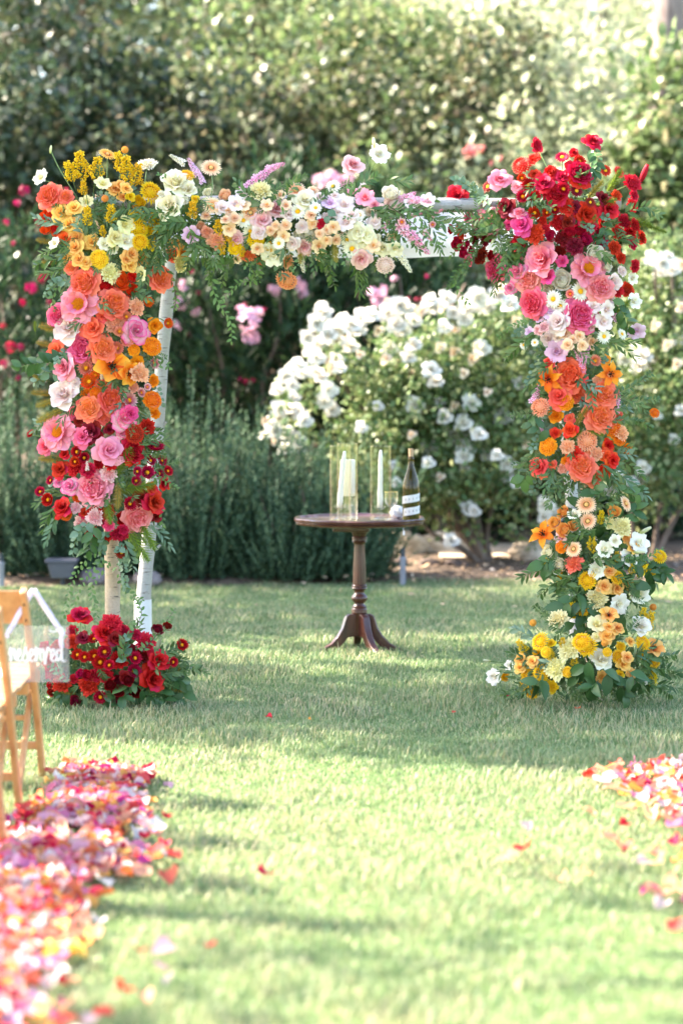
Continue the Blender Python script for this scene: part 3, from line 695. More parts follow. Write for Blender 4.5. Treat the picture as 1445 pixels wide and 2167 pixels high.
# colour name: inner, outer, edge, petal base
FC = {'red': ('8c0410', 'd41424', None, None), 'dark': ('4a040c', '8c0a18', None, None), 'crimson': ('b00a2e', 'c51238', None, None), 'scarlet': ('c20a14', 'dc1e22', None, None),
      'magenta': ('d81464', 'ee4c88', None, None), 'hot': ('ea2a5a', 'fb6f92', None, None), 'pink': ('f24a76', 'fca0b2', None, None), 'rosepink': ('ea5878', 'f9ccca', None, None),
      'salmon': ('f46474', 'fc9c9a', None, None), 'picotee': ('f276a4', 'f9d8dc', 'ee4f8a', None), 'blush': ('f4cfc6', 'f8e2de', None, None), 'white': ('f2e8c8', 'f6efe0', None, None),
      'cream': ('f4e6b8', 'f7efd4', None, None), 'lemon': ('f0de86', 'f6eaae', None, None), 'yellow': ('f0b406', 'fad01e', None, None), 'gold': ('f2b40a', 'fad030', None, None),
      'apricot': ('f58a18', 'fcc468', None, None), 'peach': ('f8a860', 'fcd6b0', None, None), 'peachpink': ('f89a66', 'fab490', None, None), 'orange': ('f0780a', 'f8920e', None, None),
      'flame': ('f4660e', 'f68a22', 'f9b040', 'e8400c'), 'orangered': ('e2300e', 'f04a1e', None, None), 'coral': ('fa8a28', 'fc7a62', None, None), 'coralred': ('ee4826', 'f8644e', None, None),
      'lilac': ('e2a6d2', 'ecc6e2', None, None), 'mauve': ('cf86ac', 'e6b4cc', None, None), 'strawred': ('cc3414', 'b80c14', None, None), 'strawpeach': ('f6b070', 'f4947c', None, None),
      'straworange': ('f09a20', 'e4521a', None, None), 'greenish': ('cfd498', 'e8e8c4', None, None), 'plumepink': ('c0b070', 'f4a898', None, None), 'plumegreen': ('8e9c54', 'c8ba84', None, None),
      'stockpink': ('f08cbc', 'f8c0da', None, None), 'tan': ('e4c49a', 'f0dcc0', None, None), 'bushwhite': ('e2d9c2', 'e6e2da', None, None), 'yellowgold': ('efbe10', 'f8d834', None, None)}
CENTRE = {'peony': 'e88a18', 'gerbera': 'ecb870', 'straw': 'e89a14', 'daisy': 'f0b020', 'tulip': '2a1c14', 'lily': '3a2010'}
PM, FCACHE = {}, {}
def tone(h, k, w=0.0):
    return ''.join('%02x' % max(0, min(255, int(int(h[i:i+2], 16)*k*(1-w)+255*w))) for i in (0, 2, 4))
def deep(h):  # claw colour: part petal tint, part painted inner shade
    v = [int(h[i:i+2], 16) for i in (0, 2, 4)]; m = max(v)
    return ''.join('%02x' % int(m*.93*(x/m)**1.7) for x in v)
def pmat(c):
    if c not in PM:      # deeper claw, paler rim: petal colour that also paints in shading between petals
        i, o, e_, b = FC[c]
        PM[c] = petal_mat('petal_'+c, i, o, e_ or tone(o, 1, .05), b or deep(i))
    return PM[c]
CM = {}
def cmat(h):
    if h not in CM: CM[h] = plain('flower_centre_'+h, lin(h), .8, .2)
    return CM[h]
def flower_spec(typ, col, var):
    key = (typ, col, var)
    if key in FCACHE: return FCACHE[key]
    k2 = (typ, var)
    rg = random.Random(str(k2)); out = FT[typ][0](rg)
    mb, outer = out[0], out[1]; ce = out[2] if len(out) > 2 else None; st = out[3] if len(out) > 3 else None
    kids = []
    if typ in ('peony', 'tulip', 'lily'):      # these open blooms are carried by their centre
        root = ce.mesh(FNAME[typ], cmat(CENTRE[typ]))
    else:
        root = mb.mesh(FNAME[typ], pmat(col))
        if ce: kids.append(('centre', ce.mesh('centre', cmat(CENTRE[typ]), False)))
        if st: kids.append(('stem', st.mesh('stem', M['stem'])))
    for p in outer: kids.append(('petal', MB().add(*p).mesh('petal', pmat(col))))
    FCACHE[key] = (root, kids)
    return FCACHE[key]
def white_rose(seed, col, n=15):
    rg = random.Random(seed); mb = MB()
    for k in range(n):
        t = k/(n-1)
        mb.add(*cyl_petal(rg, lp(.05, .2, t), lp(.1, -.25, t), lp(.45, .9, t), lp(90, 48, t), lp(70, -14, t), lp(.3, .6, t), k*2.4, .05, .04, nu=3, nv=3, layer=t))
    return mb.mesh('rose', pmat(col))
WR = [white_rose(s, 'bushwhite') for s in (1, 2, 3)]; WS = [white_rose(s, 'tan', 9) for s in (4, 5)]
rose_bush(1000, 18.35, [(900, 870, 200, 120, 5000), (1010, 930, 210, 190, 6000), (830, 960, 110, 130, 2400), (930, 730, 45, 70, 420), (1040, 710, 80, 80, 1000), (840, 730, 45, 55, 380), (700, 760, 60, 70, 500), (625, 870, 50, 80, 350), (1150, 880, 130, 250, 3800), (930, 1030, 150, 60, 1800)],
          'big white rose bush behind the table with sprays of open roses', ROSES, SPENT,
          [[(1042, 1218, 0), (1005, 1140, 0), (970, 1070, .1), (930, 960, 0)], [(1036, 1212, 0), (975, 1160, -.05), (915, 1130, 0), (860, 1060, .1)],
           [(1040, 1212, .05), (1000, 1160, .1), (950, 1080, .2), (1010, 900, .1)], [(1044, 1215, 0), (1030, 1120, .1), (1080, 960, 0)], [(1030, 1210, .1), (900, 1000, .1), (780, 880, 0), (690, 760, -.2), (660, 690, -.3)],
           [(1035, 1205, .1), (960, 900, .1), (930, 720, -.1), (985, 600, -.3)]], 1, .5)
rose_bush(1390, 18.7, [(1400, 700, 120, 190, 4200), (1370, 900, 150, 190, 4500), (1460, 800, 130, 260, 4500), (1330, 1000, 120, 100, 1600)],
          'sunlit white rose bush at the right edge behind the flower column', ROSES2, "1440,650,11 1410,730,11 1430,770,11 1385,690,10 1440,560,12",
          [[(1375, 1225, 0), (1385, 1150, 0), (1400, 1060, 0), (1440, 960, .1)], [(1330, 1222, .1), (1335, 1120, .1), (1330, 980, 0)], [(1380, 1190, 0), (1430, 1090, 0), (1480, 1020, 0)], [(1400, 1000, 0), (1390, 720, -.2), (1385, 570, -.4)], [(1420, 900, 0), (1425, 700, -.3), (1420, 580, -.4)]], 2, .45)

# ------------------------------------------------------------------ shrubs and trees behind
def shrub(name, px, py_top, Y, w, mat, label, n, size, seed, group='tall shrubs behind the oleanders', dep=.7, asp=.55, bot=0.5, cat='shrub'):
    top = at(px, py_top, Y); e = empty(name, (top.x, Y, .1), label, cat, group)
    h = top.z-.1; zc = (h+bot)/2; rz = (h-bot)/2
    rg = random.Random(seed); blobs = [((0, 0, zc), (w, w*dep, rz), int(n*.45))]
    for k in range(7):
        a = rg.uniform(0, 6.28); q = rg.uniform(.35, .75)
        blobs.append(((math.cos(a)*w*q, math.sin(a)*w*dep*q-w*.15, zc+rz*rg.uniform(-.5, .75)), (w*.5, w*.42, rz*.36), int(n*.08)))
    leafy_crown('crown', e, None, blobs, mat, size, asp, 42, .15, .58, .3)
    for k in range(4):
        a = k*1.6+seed; limbs(e, 'trunk', (math.cos(a)*.1, math.sin(a)*.1, -.1), (math.cos(a)*w*.55, math.sin(a)*w*.4, h*.72), .06, .015, M['bark'], .12, 7, seed+k)
shrub('tall_shrub', 60, -40, 24.5, 1.75, M['shrub_shaded'], 'shaded glossy shrub filling the upper left corner', 10540, 0.119, 1)
shrub('tall_shrub', 300, 10, 24.0, 1.45, M['shrub_shaded'], 'dark shaded shrub behind the yellow flowers of the arch', 8680, 0.112, 2)
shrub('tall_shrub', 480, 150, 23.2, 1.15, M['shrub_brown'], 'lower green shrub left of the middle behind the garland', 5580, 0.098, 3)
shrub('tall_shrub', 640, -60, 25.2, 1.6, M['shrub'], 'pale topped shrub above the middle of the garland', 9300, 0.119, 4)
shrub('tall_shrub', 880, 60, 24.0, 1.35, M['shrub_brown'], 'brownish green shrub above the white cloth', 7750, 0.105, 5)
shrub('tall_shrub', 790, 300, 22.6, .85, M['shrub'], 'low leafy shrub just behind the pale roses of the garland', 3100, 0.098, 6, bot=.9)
shrub('tall_shrub', 1110, 20, 26.0, 1.7, M['shrub_sunlit'], 'sunlit yellow green shrub above the red roses', 8060, 0.119, 7)
shrub('tall_shrub', 1060, 260, 23.0, .95, M['shrub_sunlit'], 'sunlit low shrub between the garland and the red roses', 3720, 0.105, 8, bot=.9)
shrub('tall_shrub', 1300, 140, 23.5, 1.45, M['shrub_sunlit'], 'glossy sunlit shrub at the right behind the red roses', 9300, 0.119, 9)
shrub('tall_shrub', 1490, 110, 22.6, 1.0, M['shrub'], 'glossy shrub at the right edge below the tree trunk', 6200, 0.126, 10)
shrub('tall_shrub', -150, 120, 22.5, 1.1, M['shrub_shaded'], 'shaded shrub cut by the left edge', 4340, 0.119, 11)
for i, (px, py, Y, w, lab) in enumerate([(860, 900, 20.1, .75, 'low dark shrub behind the tan boulders'), (1020, 880, 20.9, .8, 'low dark shrub behind the rose bush stems'), (1190, 900, 20.3, .75, 'low dark shrub behind the yellow flower column'), (1400, 900, 20.6, .9, 'low dark shrub at the lower right edge')]):
    shrub('low_shrub', px, py, Y, w, M['oleander'], lab, 4200, .09, 20+i, 'low dark shrubs behind the roses', .45, .4, -.05)
def tree(name, x, y, h, w, mat, label, n, size, seed, trunk_r=.2, bark='bark', bot=.3, group='trees beyond the shrubs', clumps=70, spread=.13, dep=1.0, bough=True):
    e = empty(name, (x, y, 0), label, 'tree', group)
    limbs(e, 'trunk', (0, 0, -.1), (.1, 0, h*.75), trunk_r, trunk_r*.4, M[bark], .1, 12, seed)
    rg = random.Random(seed); blobs = []
    for k in range(9):
        a = k*2.4+rg.random(); q = .25+.5*rg.random(); zc = h*(bot+.12+(.8-bot)*rg.random())
        c = (math.cos(a)*w*q, math.sin(a)*w*dep*q, zc); blobs.append((c, (w*.5, w*.5*dep, h*.16), n//9))
        if bough: limbs(e, 'limb', (0, 0, zc*.65), c, trunk_r*.4, .02, M['bark'], .15, 6, seed+k)
    leafy_crown('crown', e, None, blobs, mat, size, .55, clumps, spread, .25, .2)
for i, (px, Y, h, w, m, lab) in enumerate([(150, 31, 8.5, 3.0, 'shrub_shaded', 'shaded tree far behind the upper left shrub'), (520, 32, 8.0, 2.6, 'shrub', 'green tree seen through the gap left of the middle'),
        (900, 33, 8.5, 2.9, 'shrub_sunlit', 'pale sunlit tree far behind the middle'), (1260, 34, 9, 3.0, 'shrub_sunlit', 'sunlit yellow green tree far behind the red roses')]):
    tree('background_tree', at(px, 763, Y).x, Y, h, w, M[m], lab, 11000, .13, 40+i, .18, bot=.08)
p = at(1402, 60, 24.6)
tree('pale_trunked_tree', p.x, 24.6, 15, 2.6, M['shrub'], 'tree with a pale pinkish trunk at the upper right corner', 5000, .12, 60, .22, 'pinkbark', bot=.52)
# wood behind everything
B, O = crown_pts((0, 40, 6), (15, 2.2, 7.5), 15000, 400, .06, .2)
D = unit(rdir(15000)+np.array([0, 0, .2])); L_ = .42*(.7+.6*NR.random(15000))
co, tr, sh = leaf_arrays(B, D, unit(rdir(15000)+np.array([0, -.6, .5])), L_, L_*.6)
tag(link('distant_wood', np_mesh('distant_wood', co, tr, M['shrub_sunlit'], sh, smooth=False)), 'sunlit mass of far foliage behind the shrubs', 'wood', kind='stuff')
# trees on the left of the lawn whose shade falls over the arch
tree('shade_tree', -8.4, 16.6, 11.0, 3.3, M['shrub'], 'leafy tree left of the lawn shading the arch', 15000, .15, 70, .22, bot=.2, group='trees shading the lawn', clumps=60, spread=.16)
tree('shade_tree', -7.6, 13.2, 9.6, 1.35, M['shrub'], 'narrow tree left of the chairs shading the red flowers', 7000, .14, 71, .18, bot=.3, group='trees shading the lawn', clumps=60, spread=.14)
tree('shade_tree', -8.0, 9.0, 8.6, 2.3, M['shrub'], 'thin crowned tree left of the aisle dappling the grass', 700, .15, 72, .16, bot=.2, group='trees shading the lawn', clumps=9, spread=.12, bough=False)

# ------------------------------------------------------------------ rocks, stakes, spotlight
m_rock = noisy('sandstone', C3(.42, .33, .25), C3(.7, .58, .46), 4, .9, .5, bdist=.02)
m_rockg = noisy('grey_stone', C3(.16, .13, .13), C3(.32, .27, .26), 4, .9, .5, bdist=.02)
m_rockd = noisy('dark_stone', C3(.06, .045, .04), C3(.14, .1, .085), 4, .9, .5, bdist=.02)
def boulder(x, y, Y, w, h, mat, label, seed):
    bm = bmesh.new(); bmesh.ops.create_icosphere(bm, subdivisions=4, radius=1)
    rg = np.random.default_rng(seed); dirs = unit(rg.normal(size=(14, 3))); off = rg.uniform(.72, 1.0, 14)
    for v in bm.verts:
        d = np.array(v.co); s = 1.0
        for q, o_ in zip(dirs, off):
            t = d@q
            if t > .05: s = min(s, o_/t if o_/t < 1 else 1)
        s *= 1+.03*math.sin(d[0]*7+seed)*math.sin(d[2]*9)+.02*math.sin(d[1]*17+d[0]*13)
        v.co *= s
    me = bpy.data.meshes.new('boulder'); bm.to_mesh(me); bm.free(); me.materials.append(mat)
    me.polygons.foreach_set('use_smooth', [True]*len(me.polygons))
    p = at(x, y, Y); o = link('boulder', me); ww = w/FPX*Y/2; hh = h/FPX*Y/2
    o.location = (p.x, Y, p.z); o.scale = (ww, min(ww, hh*1.6), hh); tag(o, label, 'boulder', 'garden boulders')
boulder(845, 1160, 19.2, 135, 85, m_rock, 'low tan boulder right of the table column', 1)
boulder(945, 1163, 19.35, 150, 80, m_rock, 'wide tan boulder behind the thin rose stems', 2)
boulder(1130, 1173, 18.6, 118, 76, m_rock, 'pale sandstone boulder left of the yellow flower column', 3)
boulder(1045, 1140, 20.6, 60, 52, m_rockg, 'small grey stone behind the rose stems', 4)
boulder(1100, 1140, 20.4, 80, 52, m_rockg, 'grey rounded boulder behind the pale sandstone one', 5)
boulder(833, 1192, 18.0, 60, 32, m_rockd, 'dark stone next to the garden stake', 6)
boulder(905, 1196, 18.0, 50, 32, m_rockd, 'dark pointed stone right of the garden stake', 7)
boulder(962, 1196, 18.0, 60, 30, m_rockd, 'flat dark stone in the mulch under the rose bush', 8)
boulder(205, 1222, 17.0, 75, 50, m_rockg, 'grey boulder left of the front birch post', 9)
boulder(312, 1226, 16.7, 60, 40, m_rockg, 'grey boulder behind the foot of the white birch post', 10)
m_stake = plain('grey_plastic', C3(.30, .30, .36), .5); m_dark = plain('dark_plastic', C3(.05, .06, .07), .5)
m_spot = plain('grey_painted_metal', C3(.11, .11, .14), .5)
def stake(x, y0, y1, Y, label):
    p = at(x, y1, Y); h = at(x, y0, Y).z; e = empty('garden_stake', (p.x, Y, 0), label, 'stake', 'garden stakes')
    MB().lathe([(.014, 0), (.021, .02), (.021, h*.68), (.024, h*.7), (.024, h*.76), (.019, h*.77)], 14).obj('post', m_stake, e)
    MB().lathe([(.018, h*.77), (.018, h*.9), (.013, h*.91), (.013, h), (.008, h*1.01)], 14).obj('cap', m_dark, e)
stake(852, 1160, 1238, 16.95, 'short grey stake with a dark cap right of the table')
stake(4, 1172, 1248, 16.8, 'short grey stake at the left edge before the rosemary')
p = at(133, 1235, 16.9); e = empty('garden_spotlight', (p.x, 16.9, 0), 'grey box shaped garden spotlight left of the front birch post', 'spotlight')
MB().add([(-.07, -.06, .06), (.07, -.06, .06), (.07, .06, .06), (-.07, .06, .06), (-.10, -.08, .17), (.10, -.08, .17), (.10, .08, .17), (-.10, .08, .17)],
         [(0, 3, 2, 1), (4, 5, 6, 7), (0, 1, 5, 4), (1, 2, 6, 5), (2, 3, 7, 6), (3, 0, 4, 7)]).obj('housing', m_spot, e, smooth=False, bevel=.006)
MB().box((0, 0, .183), (.225, .185, .022)).obj('visor', m_spot, e, smooth=False, bevel=.004)
MB().lathe([(.018, 0), (.018, .07)], 10).obj('bracket', m_dark, e)

# ------------------------------------------------------------------ birch arch with cloth canopy
YF, YB = 11.2, 12.7                                            # front and back of the arch
m_birch = birch_mat('birch_bark', C3(.47, .45, .44), C3(.36, .31, .28), .55, .8)
m_birch_tan = birch_mat('peeled_birch', C3(.62, .47, .34), C3(.5, .33, .2), .4, .7)
m_sleeve = plain('white_card', C3(.72, .72, .76), .6)
def cloth_mat():
    m, n, L, p, out = nodes('white_cloth'); p.inputs['Base Color'].default_value = (.78, .78, .82, 1); p.inputs['Roughness'].default_value = .9
    t = n.new('ShaderNodeBsdfTranslucent'); t.inputs[0].default_value = (.78, .78, .82, 1)
    ms = n.new('ShaderNodeMixShader'); ms.inputs[0].default_value = .45
    wv = n.new('ShaderNodeTexWave'); wv.inputs['Scale'].default_value = 300; b = n.new('ShaderNodeBump'); b.inputs['Strength'].default_value = .15; b.inputs['Distance'].default_value = .001
    L.new(wv.outputs['Fac'], b.inputs['Height']); L.new(b.outputs[0], p.inputs['Normal'])
    L.new(p.outputs[0], ms.inputs[1]); L.new(t.outputs[0], ms.inputs[2]); L.new(ms.outputs[0], out.inputs[0])
    return m
m_cloth = cloth_mat()
arch = empty('birch_arch', (0, 11.95, 0), 'birch log wedding arch with four posts and a white cloth roof', 'arch')
AL = Vector((0, 11.95, 0))
def log(name, pts, r0, r1, mat, seed, parent=arch, off=AL, n=14):
    rg = random.Random(seed); q = spline([Vector(p)-off for p in pts], 6); m = len(q)
    q = [v+Vector((rg.uniform(-1, 1), rg.uniform(-1, 1), 0))*.003 for v in q]
    mb = MB().tube(q, [lp(r0, r1, i/(m-1))*(1+.05*math.sin(i*1.3+seed)) for i in range(m)], n, wob=.05, rng=rg)
    return mb.obj(name, mat, parent, sharp=60)
g = lambda px, py, d: at(px, py, d)
fl = at(240, 1490, YF); fr = at(1258, 1490, YF)
log('post', [(fl.x+.01, YF, 0), (at(237, 1200, YF).x, YF, .7), (at(228, 800, YF).x, YF, 1.5), (at(214, 412, YF).x, YF, at(214, 412, YF).z)], .038, .03, m_birch_tan, 1)
pb = log('post', [(at(296, 1400, YB).x, YB, 0), g(306, 1240, YB), g(330, 950, YB), g(348, 700, YB), g(366, 520, YB), g(370, 470, YB)], .041, .031, m_birch, 2)
log('post', [(fr.x, YF, 0), g(1252, 1250, YF), g(1236, 900, YF), g(1225, 420, YF)], .04, .03, m_birch_tan, 3)
log('post', [(at(1222, 1400, YB).x, YB, 0), g(1216, 1200, YB), g(1205, 1000, YB), g(1178, 700, YB), g(1165, 465, YB)], .04, .03, m_birch, 4)
for (px, py, dx) in ((352, 690, .05), (333, 905, .05), (322, 1120, .06), (318, 1165, .055)):
    c = g(px, py, YB)-AL; MB().tube([c, c+Vector((dx*.7, -.01, .012)), c+Vector((dx, -.012, .03))], [.012, .009, .006], 7).obj('branch_stub', m_birch, arch)
for x0, x1, Y, z0, z1, sd in ((-1.2, 1.28, YF-.045, 2.29, 2.30, 5), (-1.0, 1.2, YB+.1, 2.2, 2.21, 6)):
    log('beam', [(x0, Y, z0), (x0*.4, Y, z0+.012), (x1*.4, Y, z1-.008), (x1, Y, z1)], .036, .03, m_birch, sd)
for x, sd in ((-.97, 7), (1.14, 8)):
    log('side_beam', [(x, YF+.04, 2.27), (x, 11.9, 2.25), (x, YB+.1, 2.235)], .026, .024, m_birch, sd)
for px, y0, y1, Y in ((303, 1268, 1400, YB), (1228, 1296, 1402, YB)):
    t, b = g(px, y0, Y), g(px, y1, Y)
    x0 = .048
    MB().lathe([(.045, max(b.z, .0)), (.0465, (b.z+t.z)/2), (.0455, t.z)], 20, c=(t.x-AL.x, Y-AL.y, 0), caps=False).obj('white_sleeve', m_sleeve, arch)
# cloth roof, tied to the front beam and falling over the back beam
nx, ny = 60, 26; vs_, fs = [], []
for i in range(nx+1):
    u = i/nx; x = lp(-.96, 1.14, u)
    for j in range(ny+1):
        v = j/ny
        if v < .86:
            q = v/.86; y = lp(YF+.0, YB+.02, q); z = lp(2.262, 2.225, q)-.055*math.sin(math.pi*q)*(.6+.4*math.sin(u*3.1))+.006*math.sin(u*38+q*4)*q
        else:
            q = (v-.86)/.14; y = YB+.02+.005*math.sin(u*40); z = 2.225-q*(.105-.05*max(0, (u-.72)/.28))+.004*math.sin(u*38)
        vs_.append((x-AL.x, y-AL.y, z)); 
for i in range(nx):
    for j in range(ny): a = i*(ny+1)+j; fs.append((a, a+ny+1, a+ny+2, a+1))
MB().add(vs_, fs).obj('cloth_canopy', m_cloth, arch, sharp=None)

# ------------------------------------------------------------------ pedestal table
def wood(name, c1, c2, stretch, scale=6, rough=.35, coat=.4):
    return noisy(name, c1, c2, scale, rough, .12, stretch, .5, 8, .3, .7, .003, coat)
m_mah = wood('mahogany', C3(.032, .008, .006), C3(.095, .024, .015), (6, 6, .7))
m_mah_top = wood('mahogany_top', C3(.04, .011, .008), C3(.11, .03, .019), (.8, 6, 6))
TX, TY = at(760, 1096, 13.3).x, 13.15
tab = empty('pedestal_table', (TX, TY, 0), 'dark mahogany pedestal table with a scalloped round top', 'table')
zt = .716
def pie(a, z):   # twelve scallops with small points between
    t = (a*10/(2*math.pi)) % 1
    return .95+.05*math.sin(math.pi*(t-.1)/.8)**.6 if .1 < t < .9 else .965
RT = .362
MB().lathe([(RT*.9, -.028), (RT*.97, -.024), (RT*.985, -.014), (RT*.975, -.010), (RT, -.005), (RT*1.005, .006), (RT*.985, .012), (RT*.95, .009), (RT*.93, .001), (RT*.7, 0), (RT*.35, .0005), (.01, .0005)], 160, (0, 0, zt), True, pie).obj('tabletop', m_mah_top, tab, sharp=50)
MB().box((-.045, 0, zt-.046), (.2, .2, .034)).obj('top_block', m_mah, tab, smooth=False, bevel=.008)
K = 1/(4.334*385)
def zz(zy): return CAM_H-((900+zy/4.334)-HORIZON)/385
prof = [(34, 1915), (50, 1900), (54, 1880), (60, 1715), (66, 1708), (71, 1700), (73, 1690), (69, 1682), (73, 1672), (70, 1660), (64, 1655), (66, 1645), (58, 1636), (44, 1618), (44, 1612), (60, 1598), (71, 1582), (75, 1567), (72, 1552), (60, 1538), (45, 1520), (44, 1508), (52, 1495), (64, 1482), (72, 1474), (71, 1466), (66, 1462), (71, 1455), (69, 1447), (60, 1440)]
MB().lathe([(r*K, zz(y)) for r, y in prof], 40).obj('base_turning', m_mah, tab, sharp=50)
cp = [(60, 1440), (59, 1300), (53, 1200), (48, 1095), (48, 1075)]
MB().lathe([(r*K, zz(y)) for r, y in cp], 96, flute=lambda a, z: 1-.05*abs(math.sin(a*8))**.5).obj('fluted_column', m_mah, tab, sharp=60)
cp = [(48, 1075), (58, 1062), (66, 1052), (62, 1044), (68, 1036), (65, 1026), (70, 1018), (68, 1008), (60, 1000), (64, 985), (74, 970), (76, 955)]
MB().lathe([(r*K, zz(y)) for r, y in cp], 40).obj('collar', m_mah, tab, sharp=50)
def sabre(az):
    mb = MB(); prof = [(.012, .2, .075), (.062, .2, .075), (.08, .188, .074), (.088, .165, .064), (.1, .125, .048), (.128, .08, .022), (.165, .042, .004), (.205, .02, 0), (.242, .008, 0)]
    top, bot = [], []
    w = .022; n = len(prof); vs_ = []
    for r, zu, zl in prof:
        ww = w*(1-.25*r/.26)
        for s in (-1, 1):
            vs_.append((r, s*ww, zu)); 
        for s in (-1, 1):
            vs_.append((r-.008, s*ww, zl))
    fs = []
    for i in range(n-1):
        a, b = i*4, i*4+4
        fs += [(a, b, b+1, a+1), (a+2, a+3, b+3, b+2), (a, a+2, b+2, b), (a+1, b+1, b+3, a+3)]
    fs += [(0, 1, 3, 2), (n*4-4, n*4-2, n*4-1, n*4-3)]
    q = Matrix.Rotation(az, 3, 'Z')
    return mb.add([q @ Vector(v) for v in vs_], fs)
for az in (200, 297, 352, 95):
    sabre(math.radians(az)).obj('leg', m_mah, tab, sharp=35, bevel=.004)

# ------------------------------------------------------------------ things on the table
zt2 = zt+.0012
m_glass = thin_glass('clear_glass', (.985, .975, .93, 1), 1.3, 1.45, (1, .94, .78, 1)); m_glass2 = thin_glass('crystal_glass', (.97, .975, .97, 1), 1.3, 1.5)
m_wax = noisy('white_wax', C3(.8, .79, .8), C3(.85, .84, .84), 5, .45); m_wick = plain('wick', C3(.03, .03, .03), .9)
def X_(zx): return at(600+zx/4.334, 1100, TY).x
def hurricane(zx, y, h, label, r=.057):
    e = empty('hurricane_glass', (X_(zx), y, zt2), label, 'glass cylinder', 'glass cylinders on the table')
    MB().lathe([(.01, .001), (r-.004, .001), (r, .004), (r, h)], 48, caps=False).obj('cylinder', m_glass, e, sharp=50)
    MB().lathe([(r-.0022, h), (r+.0006, h), (r+.0008, h+.003), (r-.0024, h+.003), (r-.0022, h)], 48, caps=False).obj('rim', m_glass2, e)
def holder(x, y, z, label, H=.085, dish=.03):
    e = empty('candle_holder', (x, y, z), label, 'candle holder', 'glass candle holders in the cylinders')
    MB().lathe([(.012, .0), (.036, .001), (.036, .005), (.016, .012), (.008, .02), (.014, .03), (.017, .038), (.009, .047), (.008, .052), (.02, .062), (dish, .07), (dish, .074), (.014, .072), (.0125, H), (.0108, H), (.0105, .062), (.002, .06)], 28, caps=False).obj('stem', m_glass2, e, sharp=60)
def taper(x, y, z, h, lean, r, label, drips=True):
    e = empty('taper_candle', (x, y, z), label, 'candle', 'candles on the table'); mb = MB()
    pts = [(lean*(i/8)**1.1, 0, h*i/8) for i in range(9)]
    mb.tube(pts, [r*1.08, r*1.06, r*1.04, r, r*.97, r*.93, r*.88, r*.8, r*.5], 16).obj('wax', m_wax, e, sharp=None)
    MB().tube([(lean, 0, h-.002), (lean+.002, 0, h+.008), (lean+.006, 0, h+.014)], .0012, 5).obj('wick', m_wick, e)
    if drips:
        for k in range(6):
            a = k*1.3; t0 = .02+.04*R.random(); l0 = lean*(t0/h)
            MB().lathe([(.001, -.016), (.0035, -.01), (.004, 0), (.003, .02), (.001, .04)], 8, (l0+math.cos(a)*r, math.sin(a)*r, t0+.012)).obj('wax_drip', m_wax, e)
hurricane(520, 13.05, .402, 'front left tall glass cylinder holding a leaning white taper')
hurricane(583, 13.18, .41, 'rear left tall glass cylinder holding the thick white candle')
hurricane(885, 13.05, .40, 'right tall glass cylinder holding an upright white taper')
holder(X_(512), 13.05, zt2+.004, 'small glass holder under the leaning taper candle')
taper(X_(512), 13.05, zt2+.004+.066, .305, .028, .0135, 'slim white taper leaning right with drips at its foot')
holder(X_(583), 13.18, zt2+.004, 'glass holder under the thick white candle', .12, .034)
e = empty('pillar_candle', (X_(588), 13.18, zt2+.004+.1215), 'thick white pillar candle in the rear left cylinder', 'candle', 'candles on the table')
MB().lathe([(.038, .0), (.0405, .003), (.0408, .19), (.0395, .198), (.034, .199), (.028, .194), (.004, .192)], 36).obj('wax', m_wax, e, sharp=40)
MB().tube([(0, 0, .19), (.001, 0, .202), (.004, 0, .21)], .0013, 5).obj('wick', m_wick, e)
holder(X_(880), 13.05, zt2+.004, 'small glass holder under the upright taper candle')
taper(X_(880), 13.05, zt2+.004+.066, .31, .004, .0135, 'slim upright white taper in the right cylinder')
m_wg = thin_glass('goblet_glass', (.97, .965, .93, 1), 1.8, 1.55); m_gilt = _metal('gilt_rim', C3(.75, .6, .3), .3)
e = empty('wine_goblet', (X_(985), 13.13, zt2), 'small clear wine goblet beside the right cylinder', 'goblet')
MB().lathe([(.002, .004), (.032, .002), (.033, .0), (.033, .003), (.01, .008), (.005, .018), (.008, .028), (.005, .036), (.005, .06), (.012, .068), (.028, .082), (.036, .1), (.038, .122), (.036, .15), (.035, .15), (.0365, .122), (.034, .1), (.026, .084), (.004, .071)], 32, caps=False).obj('bowl', m_wg, e, sharp=60)
MB().lathe([(.0352, .1495), (.0363, .1495), (.0363, .1512), (.0352, .1512), (.0352, .1495)], 32, caps=False).obj('rim', m_gilt, e)
e = empty('tumbler_glass', (X_(642), 13.05, zt2), 'small clear tumbler partly behind the left cylinders', 'tumbler')
MB().lathe([(.002, .012), (.017, .012), (.0185, .02), (.02, .145), (.0215, .145), (.02, .004), (.018, 0), (.002, 0)], 28, caps=False).obj('glass', m_glass2, e, sharp=50)
# wrapped glass in a white napkin
m_nap = noisy('white_napkin', C3(.66, .64, .72), C3(.78, .77, .82), 30, .9, .4)
bm = bmesh.new(); bmesh.ops.create_icosphere(bm, subdivisions=4, radius=.036)
for v in bm.verts:
    d = v.co.normalized(); s = 1+.09*math.sin(5*math.atan2(d.y, d.x)+3*d.z)+.05*math.sin(9*d.z+4*d.x)
    v.co = Vector((v.co.x*s*1.05, v.co.y*s*.9, v.co.z*s*1.0))
me = bpy.data.meshes.new('napkin_bundle'); bm.to_mesh(me); bm.free(); me.materials.append(m_nap); me.polygons.foreach_set('use_smooth', [True]*len(me.polygons))
o = link('napkin_bundle', me); o.location = (X_(1042), 13.21, zt2+.034); tag(o, 'round bundle of white cloth beside the wine bottle', 'napkin')
e = empty('white_tassel', (X_(1088), 12.85, zt-.062), 'tiny white tassel hanging below the table rim', 'tassel')
MB().lathe([(.001, -.004), (.006, 0), (.0055, .014), (.002, .022)], 8).obj('tuft', m_nap, e)
MB().tube([(0, 0, .02), (-.004, .0, .03), (-.003, .004, .036)], .0012, 5).obj('cord', m_nap, e)
